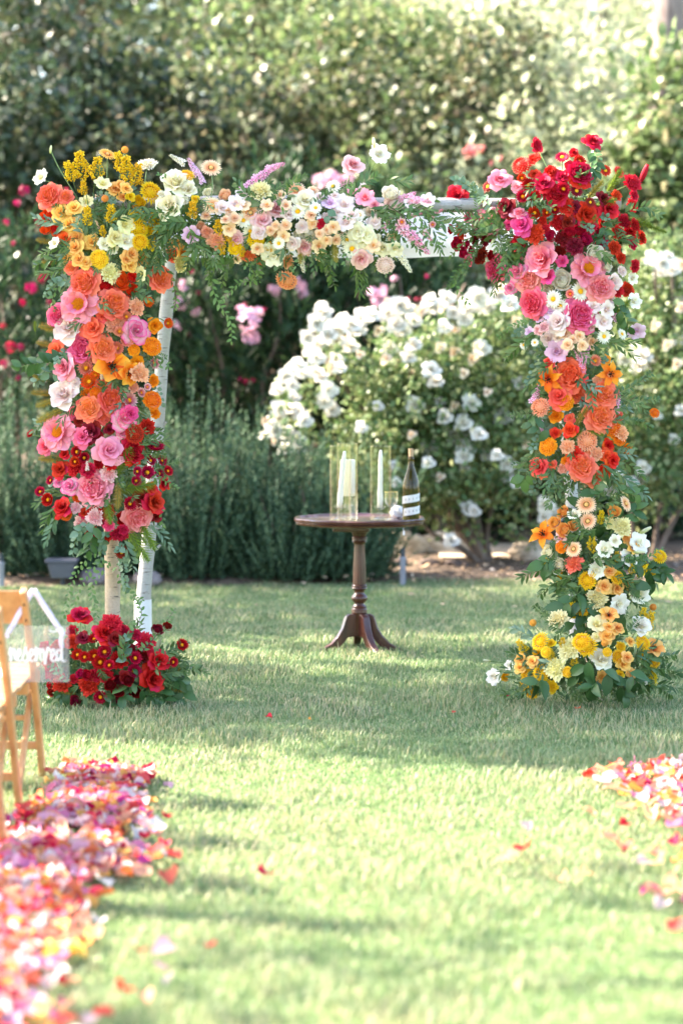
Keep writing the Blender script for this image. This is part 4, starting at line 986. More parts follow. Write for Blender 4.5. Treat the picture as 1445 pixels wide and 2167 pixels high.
# bottle
m_bot, n_, L_2, p_, out_ = nodes('olive_bottle_glass')
p_.inputs['Base Color'].default_value = (.11, .085, .012, 1); p_.inputs['Transmission Weight'].default_value = .8; p_.inputs['Roughness'].default_value = .06; p_.inputs['IOR'].default_value = 1.45
m_cork = noisy('cork', C3(.42, .26, .15), C3(.62, .44, .29), 120, .9, .3)
m_paper = plain('white_paper_band', C3(.74, .73, .77), .8); m_ink = plain('dark_ink', C3(.02, .03, .06), .8)
bx, by = X_(1163), 13.07
bot = empty('wine_bottle', (bx, by, zt2), 'olive glass wine bottle wrapped with a printed white paper band', 'bottle')
rb = .0465
bp = [(.008, .018), (.03, .006), (.040, 0), (rb-.001, .004), (rb, .012), (rb, .165), (rb*.985, .185), (rb*.9, .21), (rb*.72, .24), (rb*.5, .27), (rb*.36, .295), (rb*.31, .32), (rb*.31, .325), (rb*.36, .327), (rb*.36, .338), (rb*.31, .34), (rb*.31, .345)]
MB().lathe(bp, 40).obj('glass', m_bot, bot, sharp=60)
MB().lathe([(rb*.25, .33), (rb*.29, .346), (rb*.31, .383), (rb*.28, .387), (.002, .388)], 20).obj('cork', m_cork, bot, sharp=50)
def band(z0, slope, w, a0, a1, name='paper_band'):
    mb = MB(); vs_, fs = [], []; n = 36; rr = rb+.0006
    for i in range(n+1):
        a = lp(a0, a1, i/n); x = (a+math.pi/2)/1.57; z = z0+slope*x
        for q in (0, 1): vs_.append((rr*math.cos(a), rr*math.sin(a), z+q*w))
    for i in range(n): fs.append((i*2, i*2+2, i*2+3, i*2+1))
    b = mb.add(vs_, fs).obj(name, m_paper, bot)
    for k in range(6):
        a = -math.pi/2-1.15+k*.46; x = (a+math.pi/2)/1.57; z = z0+slope*x+w*.36
        if not a0+.05 < a < a1-.05: continue
        mk = MB(); ra = rr+.0005
        def pt(da, dz): return (ra*math.cos(a+da), ra*math.sin(a+da), z+dz)
        s = .1
        for lv in range(3):       # little printed tree: three tiers and a trunk
            wz = .0028*lv+.002; hw = s*(1-.26*lv)*.55
            mk.add([pt(-hw, wz), pt(hw, wz), pt(0, wz+.0052)], [(0, 1, 2)])
        mk.add([pt(-.012, -.001), pt(.012, -.001), pt(.012, .0025), pt(-.012, .0025)], [(0, 1, 2, 3)])
        mk.obj('printed_tree', m_ink, b, smooth=False)
band(.098, .011, .041, -math.pi/2-1.75, -math.pi/2+1.75)
band(.031, .011, .041, -math.pi/2-1.0, -math.pi/2+1.75)

# ------------------------------------------------------------------ folding chairs along the aisle
m_wood = wood('varnished_wood', C3(.46, .215, .085), C3(.62, .33, .15), (5, 5, .8), 7, .4, .25)
m_seatw = wood('varnished_seat', C3(.34, .2, .1), C3(.46, .29, .16), (5, .8, 5), 7, .4, .25)
m_screw = plain('dark_screw', C3(.03, .025, .02), .4)
HW = .205
def make_chair(label):
    """origin on the ground under the right front foot; facing +Y, the back towards the camera"""
    e = empty('folding_chair', (0, 0, 0), label, 'chair', 'wooden folding chairs by the aisle')
    top = lambda x: Vector((x, -.37, .755)); foot = lambda x: Vector((x, 0, 0))
    for x in (0, -2*HW):
        pts = [foot(x), Vector((x, -.155, .36)), Vector((x, -.19, .44)), top(x)]
        mb = MB()
        for a, b in zip(pts[:-1], pts[1:]): pass
        q = spline(pts, 5); vs_, fs = [], []
        for i, p in enumerate(q):
            t = (q[min(i+1, len(q)-1)]-q[max(i-1, 0)]).normalized(); nrm = Vector((1, 0, 0)).cross(t)
            for sx, sn in ((-1, -1), (1, -1), (1, 1), (-1, 1)): vs_.append(p+Vector((sx*.0115, 0, 0))+nrm*sn*.02*(1 if i else .9))
        for i in range(len(q)-1):
            for k in range(4): fs.append((i*4+k, i*4+(k+1) % 4, i*4+4+(k+1) % 4, i*4+4+k))
        fs += [(3, 2, 1, 0), tuple(len(vs_)-4+k for k in range(4))]
        po = mb.add(vs_, fs).obj('post', m_wood, e, sharp=40, bevel=.004)
        for z in (.700, .640):
            y = lp(-.19, -.37, (z-.44)/.315)
            MB().lathe([(.0055, 0), (.0045, .004), (.001, .005)], 10).obj('screw', m_screw, po)
            po.children[-1].location = (x, y-.021, z); po.children[-1].rotation_euler = (math.radians(105), 0, 0)
        xi = x-.03 if x == 0 else x+.03
        MB().bar((xi, -.345, 0), (xi, -.03, .41), .02, .03).obj('rear_leg', m_wood, e, smooth=False, bevel=.004)
    mb = MB(); vs_, fs = [], []                                  # bowed back slat
    for i in range(13):
        u = i/12; x = lp(-2*HW+.008, -.008, u); bow = .022*math.sin(math.pi*u)
        for z, y in ((.625, -.29), (.752, -.365)):
            for dy in (-.008, .008): vs_.append((x, y+dy-bow*.8, z))
    for i in range(12):
        a, b = i*4, i*4+4
        fs += [(a, b, b+2, a+2), (a+1, a+3, b+3, b+1), (a+2, b+2, b+3, a+3), (a, a+1, b+1, b)]
    fs += [(0, 2, 3, 1), (48, 49, 51, 50)]
    mb.add(vs_, fs).obj('back_slat', m_wood, e, sharp=40, bevel=.004)
    MB().box((-HW, -.19, .372), (2*HW-.03, .026, .045)).obj('seat_rail', m_wood, e, smooth=False, bevel=.004)
    MB().box((-HW, .03, .392), (2*HW-.03, .026, .045)).obj('seat_rail', m_wood, e, smooth=False, bevel=.004)
    rot = Matrix.Rotation(math.radians(4.5), 3, 'X')
    for k in range(6):
        MB().box((-HW, -.36+.076*k+.02, .396+.006*k), (2*HW-.034, .07, .014), rot).obj('seat_slat', m_seatw, e, smooth=False, bevel=.003)
    for a in ((-.295, .07), (-.13, .255)):
        MB().bar((-2*HW+.03, a[0], a[1]), (-.03, a[0], a[1]), .02, .022, (0, 0, 1)).obj('stretcher', m_wood, e, smooth=False, bevel=.004)
    for y, z in ((-.06, .14),):
        MB().bar((-2*HW+.01, y, z), (-.01, y, z), .03, .014, (0, 0, 1)).obj('stretcher', m_wood, e, smooth=False, bevel=.004)
    return e
ch = make_chair('front wooden folding chair with the reserved sign tied to its back')
c1 = on_ground(92, 1650); ch.location = c1; ch.rotation_euler = (0, 0, math.radians(-3))
spots = [(on_ground(43, 1722), 'second wooden folding chair from the arch, cut by the left edge'), (on_ground(10, 1802), 'nearest wooden folding chair, only its leg showing at the left edge')]
for p, lab in spots:
    c = copy_tree(ch); c.location = p; c['label'] = lab
p = at(-6, 1452, 8.95)
pc = MB().box((0, 0, 0), (.10, .15, .004)).obj('programme_card', plain('white_card_paper', C3(.8, .78, .8), .7), None, smooth=False)
pc.location = (p.x-.02, 8.93, .421); pc.rotation_euler = (math.radians(4.5), 0, .2); tag(pc, 'white card lying on the seat of the front chair', 'card')

# reserved sign
ys = 8.70
m_acr = thin_glass('clear_acrylic', (.93, .93, .95, 1), 1.0, 1.45)
n = m_acr.node_tree.nodes; Lk = m_acr.node_tree.links      # lightly frosted sheet
df = n.new('ShaderNodeBsdfDiffuse'); df.inputs[0].default_value = (.8, .8, .85, 1); mxs = n.new('ShaderNodeMixShader'); mxs.inputs[0].default_value = .11
src = [l.from_socket for l in Lk if l.to_node.type == 'OUTPUT_MATERIAL'][0]
Lk.new(src, mxs.inputs[1]); Lk.new(df.outputs[0], mxs.inputs[2]); Lk.new(mxs.outputs[0], [x for x in n if x.type == 'OUTPUT_MATERIAL'][0].inputs[0])
tl, br = at(13, 1324, ys), at(147, 1443, ys); cs = (tl+br)/2; sw, shh = br.x-tl.x, tl.z-br.z
sg = empty('reserved_sign', (cs.x, ys, br.z), 'clear acrylic sign with white script reading reserved on a lilac ribbon', 'sign')
o = MB().box((0, 0, shh/2), (sw, .004, shh)).obj('acrylic_sheet', m_acr, sg, smooth=False, bevel=.0008)
m_white = plain('white_paint', C3(.85, .85, .86), .5)
LET = {'r': [(0, .5), (.1, .95), (.16, 1.0), (.15, .5), (.16, 0.0), (.2, .4), (.34, .85), (.5, .95), (.52, .6), (.55, .2), (.72, .08)],
       'e': [(0, .2), (.3, .45), (.42, .75), (.3, .95), (.14, .8), (.1, .4), (.22, .05), (.42, .05), (.6, .25)],
       's': [(0, .2), (.22, .7), (.34, 1.1), (.36, .85), (.5, .45), (.46, .1), (.28, -.02), (.14, .12), (.3, .02), (.5, .04), (.68, .25)],
       'v': [(0, .7), (.12, .95), (.2, .6), (.28, -.2), (.34, .1), (.46, .7), (.56, 1.05), (.7, .9), (.82, .8)],
       'd': [(.42, .8), (.22, .9), (.08, .5), (.16, .08), (.38, .25), (.52, .9), (.62, 1.7), (.62, 2.3), (.5, 2.5), (.2, 2.35), (-.3, 2.2), (-.6, 2.35)]}
LET['d2'] = [(.6, 1.9), (.54, 1.0), (.54, .3), (.66, .02), (.9, .1)]
strokes = []; x = 0
for chh in 'reserved':
    strokes.append((chh, [(x+a, b) for a, b in LET[chh]]))
    if chh == 'd': strokes.append((chh, [(x+a, b) for a, b in LET['d2']]))
    x += {'r': .66, 'e': .54, 's': .6, 'v': .76, 'd': .9}[chh]
s1 = sw*.9/x; zb = shh*.36
for k, (chh, st) in enumerate(strokes):
    q = spline([(-sw*.45+a*s1, -.0032, zb+b*s1*1.25) for a, b in st], 6); m = len(q)
    rad = []
    for i in range(m):
        t = (q[min(i+1, m-1)]-q[max(i-1, 0)]).normalized(); rad.append(s1*(.034+.06*abs(t.z)))
    mb = MB().tube(q, rad, 8); mb.v = [(a, -.0026-(b+.0032)*-.12, c) for a, b, c in mb.v]
    mb.obj('script_letter', m_white, sg, sharp=None)
m_rib = plain('lilac_white_ribbon', C3(.74, .66, .82), .4)
cpt = at(72, 1250, 8.74)-Vector((cs.x, ys, br.z))
hl, hr = Vector((-sw/2+.012, -.004, shh-.022)), Vector((sw/2-.022, -.004, shh-.03))
for a in (hl, hr):
    top_ = Vector((cpt.x, cpt.y, cpt.z+.004)); mid = a.lerp(top_, .5)+Vector((.004 if a is hr else -.004, -.006, -.004))
    q = spline([a, a.lerp(top_, .25), mid, top_], 6); mb = MB(); vs_, fs = [], []
    for i, p in enumerate(q):
        t = (q[min(i+1, len(q)-1)]-q[max(i-1, 0)]).normalized(); s_ = t.cross(Vector((0, 1, 0))).normalized()*.0095; w_ = .002*math.sin(i*1.2)
        vs_ += [p-s_+Vector((0, w_, 0)), p+Vector((0, -.002, 0)), p+s_-Vector((0, w_, 0))]
    for i in range(len(q)-1):
        for k in (0, 1): fs.append((i*3+k, i*3+k+1, i*3+k+4, i*3+k+3))
    o = mb.add(vs_, fs).obj('ribbon', m_rib, sg, sharp=None); sd = o.modifiers.new('s', 'SOLIDIFY'); sd.thickness = .001
for a, dz in ((hl, .02), (hr, .05)):
    mb = MB().tube(spline([a, a+Vector((-.008, -.004, -dz*.5)), a+Vector((-.002, -.005, -dz))], 5), [.007]*11 if False else .0065, 6)
    mb.obj('ribbon_tail', m_rib, sg)
mb = MB()
for a in (hl, hr): MB().lathe([(.001, -.008), (.007, -.006), (.009, 0), (.006, .007), (.001, .008)], 10, c=a+Vector((0, -.004, 0))).obj('ribbon_knot', m_rib, sg)

# ------------------------------------------------------------------ flower arrangements
def leaf_unit(name, mat, asp, fold=.12, curl=.25, nu=5, tipw=.0):
    """unit leaf along +Y, facing +Z"""
    mb = MB(); vs_, fs, c = [], [], []
    for i in range(nu+1):
        u = i/nu; w = asp*.5*max(.04, math.sin(math.pi*min(.97, .05+.93*u**.85)))**.85; z = -curl*u*u*.5
        for j in (-1, 0, 1): vs_.append((j*w, u, z+abs(j)*w*fold*2)); c.append((u, .5, 0))
    for i in range(nu):
        for j in (0, 1): fs.append((i*3+j, i*3+j+1, i*3+j+4, i*3+j+3))
    return mb.add(vs_, fs, c).mesh(name, mat)
# kind: leaf meshes, material, leaf length, aspect, leaves per 0.1 m, spread angle
SPR = {'ruscus': ('leaf', .058, .36, 9, .75), 'olive': ('leaf', .066, .2, 9, .6), 'euc': ('euc', .036, .82, 9, 1.0), 'fern': ('leaf', .03, .26, 26, 1.0),
       'broad': ('broad', .088, .56, 4.5, .85), 'vine': ('vine', .034, .5, 6.5, .9), 'sage': ('euc', .07, .3, 7, .6)}
LU = {k: [leaf_unit('leaf', M[v[0]], v[2], .1+.06*s, .15+.3*s) for s in range(3)] for k, v in SPR.items()}
class Arr:
    def __init__(s, name, loc, label, cat, axis, hw, D0, dep, group='flower arrangements on the arch'):
        s.e = empty(name, loc, label, cat, group); s.o = Vector(loc); s.axis = axis; s.hw = hw; s.D0 = D0; s.dep = dep
        s.leaves = 0; s.fill = []; s.fl = []
    def depth(s, x, y):
        ax, ay = s.axis(x, y); q = math.hypot((x-ax), (y-ay))/s.hw
        return s.D0-s.dep*math.sqrt(max(.0, 1-min(1, q*q)))
    def flower(s, typ, col, x, y, r, ang=None, amt=None, back=0.0):
        s.fl.append((typ, col, x, y, r))
        d = s.depth(x, y)-R.uniform(.0, .035)-(.03 if r < 13 else 0)+back; P = at(x, y, d)
        f = (Vector((0, 0, CAM_H))-P).normalized(); f = (f+Vector((0, 0, .22))).normalized()
        ax, ay = s.axis(x, y); out = Vector((x-ax, 0, -(y-ay)))
        if out.length > 1: out.normalize()
        if ang is not None: out = Vector((math.cos(math.radians(ang)), 0, math.sin(math.radians(ang))))
        if amt is None: amt = min(.75, math.hypot(x-ax, y-ay)/s.hw*.5)*R.uniform(.5, 1.1)+R.uniform(0, .26)
        out += Vector((R.uniform(-.3, .3), 0, R.uniform(-.3, .3)))
        root, kids = flower_spec(typ, col, R.randrange(FT[typ][1]))
        sc_ = r/FPX*d*({'plume': 1.4, 'mum': 1.08, 'marigold': 1.08, 'dahlia': 1.12, 'gerbera': 1.05, 'solidago': 1.1, 'stock': 1.1, 'peony': 1.1, 'billy': 1.1}.get(typ, 1.33))
        if typ in SPIKE:
            a = math.radians(90 if ang is None else ang); yv = Vector((math.cos(a), -.25, math.sin(a))).normalized(); zv = (f-yv*f.dot(yv)).normalized(); xv = yv.cross(zv)
            rot = Matrix((xv, yv, zv)).transposed()
        elif typ == 'bud':
            a = math.radians(90 if ang is None else ang); rot = Vector((math.cos(a), -.3, math.sin(a))).to_track_quat('Z', 'Y').to_matrix()
        else:
            nd = (f*math.cos(amt*1.3)+out.normalized()*math.sin(amt*1.3)).normalized()
            rot = nd.to_track_quat('Z', 'Y').to_matrix() @ Matrix.Rotation(R.uniform(0, 6.28), 3, 'Z')
        m4 = Matrix.Translation(P-s.o) @ rot.to_4x4() @ Matrix.Diagonal((sc_, sc_, sc_, 1))
        o = link(FNAME[typ], root, s.e, mat=m4)
        for nm, me in kids: link(nm, me, o)
        return o
    def stem(s, pts, r=.0022, mat='stem'):
        q = spline([at(x, y, s.depth(x, y)+(.01 if len(p) < 3 else p[2]))-s.o for p in pts for x, y in (p[:2],)], 5)
        MB().tube(q, r, 6).obj('stem', M[mat], s.e, sharp=None)
    def sprig(s, pts, kind, part=True, scale=1.0, mat='stem'):
        """leafy twig through world points"""
        mname, L, asp, per, spread = SPR[kind]; L *= scale
        q = spline(pts, 5); ln = sum((q[i+1]-q[i]).length for i in range(len(q)-1)); n = max(4, int(per*ln/.1/scale))
        lv = []
        for k in range(n):
            t = (k+1)/n; i = min(len(q)-2, int(t*(len(q)-1)*.999)); fr_ = t*(len(q)-1)-i; p = q[i].lerp(q[i+1], min(1, fr_))
            tg = (q[i+1]-q[i]).normalized(); side = (-1)**k
            view = (p-Vector((0, 0, CAM_H))).normalized()
            sd = tg.cross(view)
            sd = (sd.normalized() if sd.length > .05 else tg.orthogonal().normalized())*side
            sd = (sd+Vector((R.uniform(-.5, .5), R.uniform(-.7, .4), R.uniform(-.5, .4)))).normalized()
            sp_ = spread*R.uniform(.7, 1.25)*(1 if k < n-1 else .1)
            D = (tg*math.cos(sp_)+sd*math.sin(sp_)).normalized(); l = L*R.uniform(.7, 1.15)*(1-.35*t if kind != 'broad' else 1)
            N = (-view+Vector((R.uniform(-.7, .7), R.uniform(-.4, .4), R.uniform(-.1, 1.0)))); N = (N-D*N.dot(D)).normalized()
            lv.append((p, D, N, l))
        if part and s.leaves+n <= 300:
            s.leaves += n
            so = MB().tube([p-s.o for p in q], [.0022*(1-.6*i/len(q))*max(.8, scale) for i in range(len(q))], 5).obj('leaf_sprig', M[mat], s.e, sharp=None)
            for p, D, N, l in lv:
                X = D.cross(N); rot = Matrix((X, D, N)).transposed().to_4x4()
                link('leaf', LU[kind][R.randrange(3)], so, mat=Matrix.Translation(p-s.o) @ rot @ Matrix.Diagonal((l, l, l, 1)))
        else:
            s.fill += [(p-s.o, D, N, l, asp, mname) for p, D, N, l in lv]
    def spr(s, kind, *pts, scale=1.0, front=.05, mat='stem'):
        P = []
        for i, (x, y) in enumerate(pts): P.append(at(x, y, s.depth(x, y)-front*R.uniform(.2, 1)))
        s.sprig(P, kind, True, scale, mat)
    def fill_gaps(s, n, rmin, rmax, clip=None, kinds=('rose', 'carn', 'ran', 'lisi', 'straw', 'garden', 'daisy')):
        """smaller blooms deeper in the bunch, in the colours of their neighbours"""
        main = [f for f in s.fl if f[0] not in SPIKE+('daisy', 'billy', 'bud')]; put = 0
        for _ in range(n*14):
            if put >= n: break
            b = R.choice(main); a = R.uniform(0, 6.28); r = R.uniform(rmin, rmax); q = (b[4]+r)*R.uniform(.85, 1.15)
            x, y = b[2]+math.cos(a)*q, b[3]+math.sin(a)*q
            if any(math.hypot(x-f[2], y-f[3]) < .78*(f[4]+r) for f in s.fl): continue
            near = sorted(main, key=lambda f: math.hypot(x-f[2], y-f[3]))[:4]
            if math.hypot(x-near[3][2], y-near[3][3]) > 62: continue
            if clip and not clip(x, y): continue
            c = R.choice(near); t = c[0] if c[0] in kinds else R.choice(('rose', 'carn', 'ran'))
            s.flower(t, c[1], x, y, r, back=.045); put += 1
    def done(s):
        by = {}
        for f in s.fill: by.setdefault(f[5], []).append(f)
        cos, trs, shs, mats, base = [], [], [], [], 0
        me_parts = []
        for k, fs in by.items():
            co, tr, sh = leaf_arrays(np.array([f[0] for f in fs]), np.array([f[1] for f in fs]), np.array([f[2] for f in fs]), np.array([f[3] for f in fs]), np.array([f[3]*f[4] for f in fs]), .15, base=base)
            base += len(co); cos.append(co); trs.append(tr); shs.append(sh); mats += [k]*len(tr)
        if not cos: return
        me = np_mesh('foliage', np.concatenate(cos), np.concatenate(trs), None, np.concatenate(shs), smooth=False)
        ks = list(by); [me.materials.append(M[k]) for k in ks]
        me.polygons.foreach_set('material_index', np.array([ks.index(k) for k in mats], dtype=np.int32))
        tag(link('foliage', me, s.e), kind='stuff')
    def greenery(s, n, path, w, kinds, ln=(.12, .24), down=.15, depth_bias=.35):
        """twigs that hide the arch inside; path: list of photo positions of the core"""
        q = spline([Vector((x, y, 0)) for x, y in path], 8)
        for i in range(n):
            c = q[R.randrange(len(q))]; x, y = c.x+R.uniform(-.35, .35)*w, c.y+R.uniform(-.3, .3)*w
            b = at(x, y, s.D0-.02-R.random()*s.dep*.55)
            a = R.uniform(0, 6.283); d = Vector((math.cos(a), R.uniform(-1.1, .35), math.sin(a)*.8-down)).normalized(); l = R.uniform(*ln)
            mid = b+d*l*.55+Vector((0, 0, .015)); end = b+d*l+Vector((0, 0, -.04*R.random()))
            s.sprig([b, mid, end], R.choice(kinds), i % 3 == 0 and s.leaves < 190)
def table(arr, txt):
    for line in txt.strip().splitlines():
        w = line.split()
        for t in w[2:]: arr.flower(w[0], w[1], *map(float, t.split(',')))

# ---- left column
A = Arr('left_flower_column', (at(237, 1490, YF).x, YF, 0), 'tall flower column on the left post fading from yellow to coral and red', 'flowers', lambda x, y: (215, min(max(y, 470), 1080)), 150, 11.17, .2)
table(A, """
bud greenish 108,316,7,80
lisi cream 88,376,16,150,.6
garden coral 104,414,25,170,.45
solidago gold 172,352,36,95 205,360,32,80 270,362,36,95 290,372,28,75 177,398,18,90 185,458,24,90 236,455,24,85 218,490,15 255,345,26,100 150,365,26,105
gerbera apricot 228,326,20
billy apricot 265,317,7 223,420,7
carn cream 312,347,18,90,.75
lisi lemon 218,390,15
rose apricot 243,400,15 256,392,13 267,399,12 130,450,19 147,476,17 157,441,16 163,503,19 160,525,17 168,549,15 182,556,14 278,537,15 268,549,12 276,562,14
mum yellow 320,408,21 293,483,19 297,512,15
marigold gold 210,548,20
ran orangered 98,484,13,160,.5 222,603,17 256,595,18
rose orangered 137,503,14
carn lemon 235,578,19
lisi lemon 265,476,17 300,580,15,200,.6
rose lemon 244,502,18
lisi cream 267,510,17 117,515,12,150,.6
garden coral 178,598,27 243,642,27 342,588,23 237,845,28 217,736,25 188,863,23
rose apricot 375,517,13,60,.6 387,533,15
carn lemon 383,557,18
peony pink 168,645,41 125,916,39
carn peachpink 290,650,16 245,684,20 297,790,18
garden hot 122,668,21 174,737,27
double blush 144,693,29 136,835,30
rose coralred 198,696,25 121,742,21
rose picotee 286,700,28 262,886,24
straw straworange 355,684,11 190,808,17 203,795,11 142,1090,13
straw strawpeach 253,702,11 268,721,14 183,779,16
marigold orange 284,741,13 322,733,20 323,847,20 203,832,13
rose pink 137,779,26
tulip flame 236,774,31 270,790,22,-20,.6
straw rosepink 312,819,8
rose magenta 276,876,17
plume plumepink 108,694,22,170 98,728,18,170 90,832,20,175 98,852,20,200 105,880,26,205 110,970,24,180 250,1050,24,270 85,800,14,160 95,510,16,170 105,555,14,175
plume plumegreen 260,980,34,60 290,1030,36,10 230,1080,26,280 290,1150,40,305 310,1130,34,300 75,690,10
rose dark 195,915,25 300,1055,18
dahlia red 285,918,20
garden red 284,955,24,10,.5
straw crimson 67,919,9,170,.6 330,949,18,90,.75 290,998,11 312,1000,15 288,1018,11 355,997,11,20,.5 86,1041,11,170,.3 275,1066,14
rose hot 97,945,18 176,925,20
rose pink 230,953,29
carn red 160,988,18 187,995,15 235,978,15 225,1082,16 222,1101,13 254,1130,17,-90,.6 262,1121,10
rose red 127,994,18 133,1075,21 325,1062,25 321,1033,13
straw red 160,977,11
carn rosepink 231,1003,16 201,1095,16
rose picotee 150,1030,19
garden pink 198,1032,32
garden salmon 292,1095,27,-60,.4
carn magenta 231,1112,11
daisy dark 258,1168,14
stock blush 185,985,10
""")
for st in ([(108, 318), (128, 360), (165, 420)], [(90, 380), (130, 395), (172, 430)], [(108, 420), (140, 430), (165, 455)], [(265, 320), (258, 350), (252, 390)], [(228, 330), (226, 400)], [(312, 352), (305, 400)], [(355, 684), (330, 672), (305, 690)], [(68, 920), (95, 925)], [(86, 1042), (110, 1035)], [(172, 380), (185, 420), (190, 470)], [(270, 380), (262, 430), (255, 470)]):
    A.stem(st)
A.spr('sage', (150, 480), (110, 470), (78, 462)); A.spr('ruscus', (150, 545), (110, 550), (76, 562)); A.spr('olive', (160, 525), (120, 525), (88, 538)); A.spr('olive', (150, 560), (115, 575), (85, 580))
A.spr('euc', (150, 590), (118, 600), (95, 625)); A.spr('vine', (130, 600), (112, 630), (118, 660)); A.spr('vine', (352, 570), (372, 620), (370, 655), mat='twig')
A.spr('broad', (150, 770), (95, 768), (42, 776), scale=.75); A.spr('euc', (150, 790), (95, 790), (75, 812), scale=1.6)
A.spr('sage', (125, 920), (100, 905), (82, 893)); A.spr('olive', (120, 1070), (102, 1095), (92, 1125)); A.spr('sage', (120, 1085), (110, 1115), (98, 1145)); A.spr('olive', (290, 945), (325, 930), (352, 935)); A.spr('fern', (300, 960), (330, 960), (350, 965))
A.spr('fern', (325, 995), (350, 985), (378, 975)); A.spr('vine', (320, 1010), (355, 1020), (375, 1035)); A.spr('euc', (190, 1105), (165, 1130), (155, 1170), scale=1.3); A.spr('broad', (200, 1110), (195, 1140), (190, 1165), scale=.8)
A.spr('euc', (225, 1120), (218, 1150), (212, 1190), scale=1.2); A.spr('euc', (250, 1150), (262, 1200), (268, 1250)); A.spr('sage', (262, 1140), (275, 1175), (282, 1205)); A.spr('ruscus', (350, 530), (330, 560), (300, 600)); A.spr('ruscus', (300, 520), (310, 560), (300, 590))
A.spr('olive', (230, 470), (290, 450), (345, 470)); A.spr('fern', (190, 440), (200, 480), (205, 520)); A.spr('vine', (330, 1050), (342, 1080), (345, 1115)); A.spr('vine', (320, 780), (350, 770), (358, 780), mat='twig')
A.spr('vine', (215, 1160), (172, 1195), (148, 1245), (138, 1300), mat='twig'); A.spr('vine', (222, 1180), (185, 1215), (160, 1270), (150, 1310), mat='twig'); A.spr('vine', (235, 1185), (195, 1240), (205, 1300), (192, 1370), mat='twig'); A.spr('vine', (245, 1190), (258, 1230), (280, 1262), (300, 1270), mat='twig')
A.fill_gaps(66, 10, 17)
A.greenery(150, [(215, 440), (215, 520), (230, 640), (235, 760), (225, 880), (220, 1000), (215, 1080)], 180, ['ruscus', 'olive', 'euc', 'ruscus', 'sage', 'fern'])
A.greenery(40, [(260, 470), (330, 480), (200, 470)], 120, ['ruscus', 'olive', 'fern'])
A.done()

# ---- garland on the beam
T = Arr('beam_flower_garland', (at(600, 480, YF).x, YF, at(600, 480, YF).z), 'pastel flower garland of peach, pink and cream blooms along the beam', 'flowers', lambda x, y: (x, 470), 110, 11.12, .17)
table(T, """
double cream 372,386,30 360,437,28,200,.4 398,400,17
mum yellow 393,374,16
gerbera peach 447,355,23 451,435,22 626,402,24 530,450,22
stock lilac 408,352,20,120 424,372,16,110
stock white 375,337,18,150
solidago gold 408,445,22 462,482,20 470,520,20,-90 512,530,16,-90 485,505,16,-60
lisi mauve 405,497,16
carn peachpink 458,510,16
stock stockpink 535,385,26,40 562,366,26,35 585,352,20,20
carn lemon 550,403,22
rose rosepink 583,443,22 555,466,21 500,507,18 645,522,18 765,547,20,-90,.4
rose cream 645,425,23
daisy white 630,448,17 515,466,16 530,490,15 705,395,14 745,526,18 735,507,15
rose peach 483,447,11 477,465,9 496,462,12 583,477,9 604,477,11 583,495,13 658,456,11 662,474,11 676,495,9 693,487,10 692,508,10 711,508,10 590,482,8 573,488,9
lisi blush 499,432,16 731,470,18 728,433,19
marigold yellow 541,505,19 571,524,13
lisi cream 578,540,20 566,528,14
ran white 655,496,17 826,408,17
carn scarlet 680,474,11
carn coral 524,541,16,-90,.75
dahlia peachpink 607,592,22
lisi lilac 697,430,15
lisi pink 773,420,18
rose rosepink 745,350,22,80,.45
lisi white 802,327,19,30,.3
bud cream 791,302,9,95
rose cream 757,490,19 776,496,17 770,513,13
ran blush 834,428,18
stock stockpink 862,415,20,20 890,425,24,-10 820,472,16,60 868,495,36,-40 890,520,26,-45
lisi cream 810,526,15,-90,.5 836,526,15,-90,.5
dahlia blush 815,561,19
plume plumepink 600,520,16,-80 710,535,18,-85 635,540,16,-90
stock white 640,560,18,-80 860,560,20,-60
stock blush 600,490,18,100
rose blush 470,440,15 548,492,15 612,455,14 640,480,13 715,450,14 745,455,14 792,470,14 620,515,14
lisi peach 515,435,13 565,435,12 600,500,12 675,520,14 705,480,12 790,520,13 485,485,13 545,525,12 605,435,11
daisy white 590,515,12 668,440,12 760,455,12
mum yellow 498,525,13
""")
for st in ([(447, 360), (450, 390), (446, 425)], [(745, 355), (735, 390), (730, 430)], [(802, 333), (782, 365), (772, 410)], [(791, 308), (778, 360), (772, 410)], [(607, 585), (605, 560), (606, 535)], [(815, 555), (806, 535)], [(610, 590), (620, 560)]):
    T.stem(st)
T.spr('ruscus', (400, 470), (365, 470), (335, 485)); T.spr('ruscus', (390, 440), (345, 450), (290, 455)); T.spr('olive', (400, 480), (420, 530), (440, 560)); T.spr('fern', (440, 530), (440, 565), (448, 605)); T.spr('vine', (470, 540), (448, 590), (462, 640), (488, 680), (490, 722), scale=1.15)
T.spr('vine', (520, 545), (540, 590), (505, 600), (470, 635)); T.spr('vine', (545, 560), (550, 595)); T.spr('ruscus', (675, 525), (690, 560), (708, 605)); T.spr('olive', (745, 540), (755, 575), (760, 620)); T.spr('olive', (770, 545), (768, 575), (772, 610)); T.spr('fern', (560, 420), (600, 390), (650, 370)); T.spr('fern', (660, 440), (690, 410), (715, 395))
T.spr('vine', (830, 440), (870, 470), (905, 500), mat='twig'); T.spr('fern', (790, 440), (830, 480), (815, 520)); T.spr('ruscus', (780, 440), (820, 460), (850, 500)); T.spr('euc', (690, 440), (700, 475), (702, 500), scale=1.4); T.spr('olive', (380, 470), (345, 500), (335, 540)); T.spr('vine', (850, 450), (890, 450), (930, 470), mat='twig'); T.spr('vine', (860, 480), (900, 510), (935, 520), mat='twig')
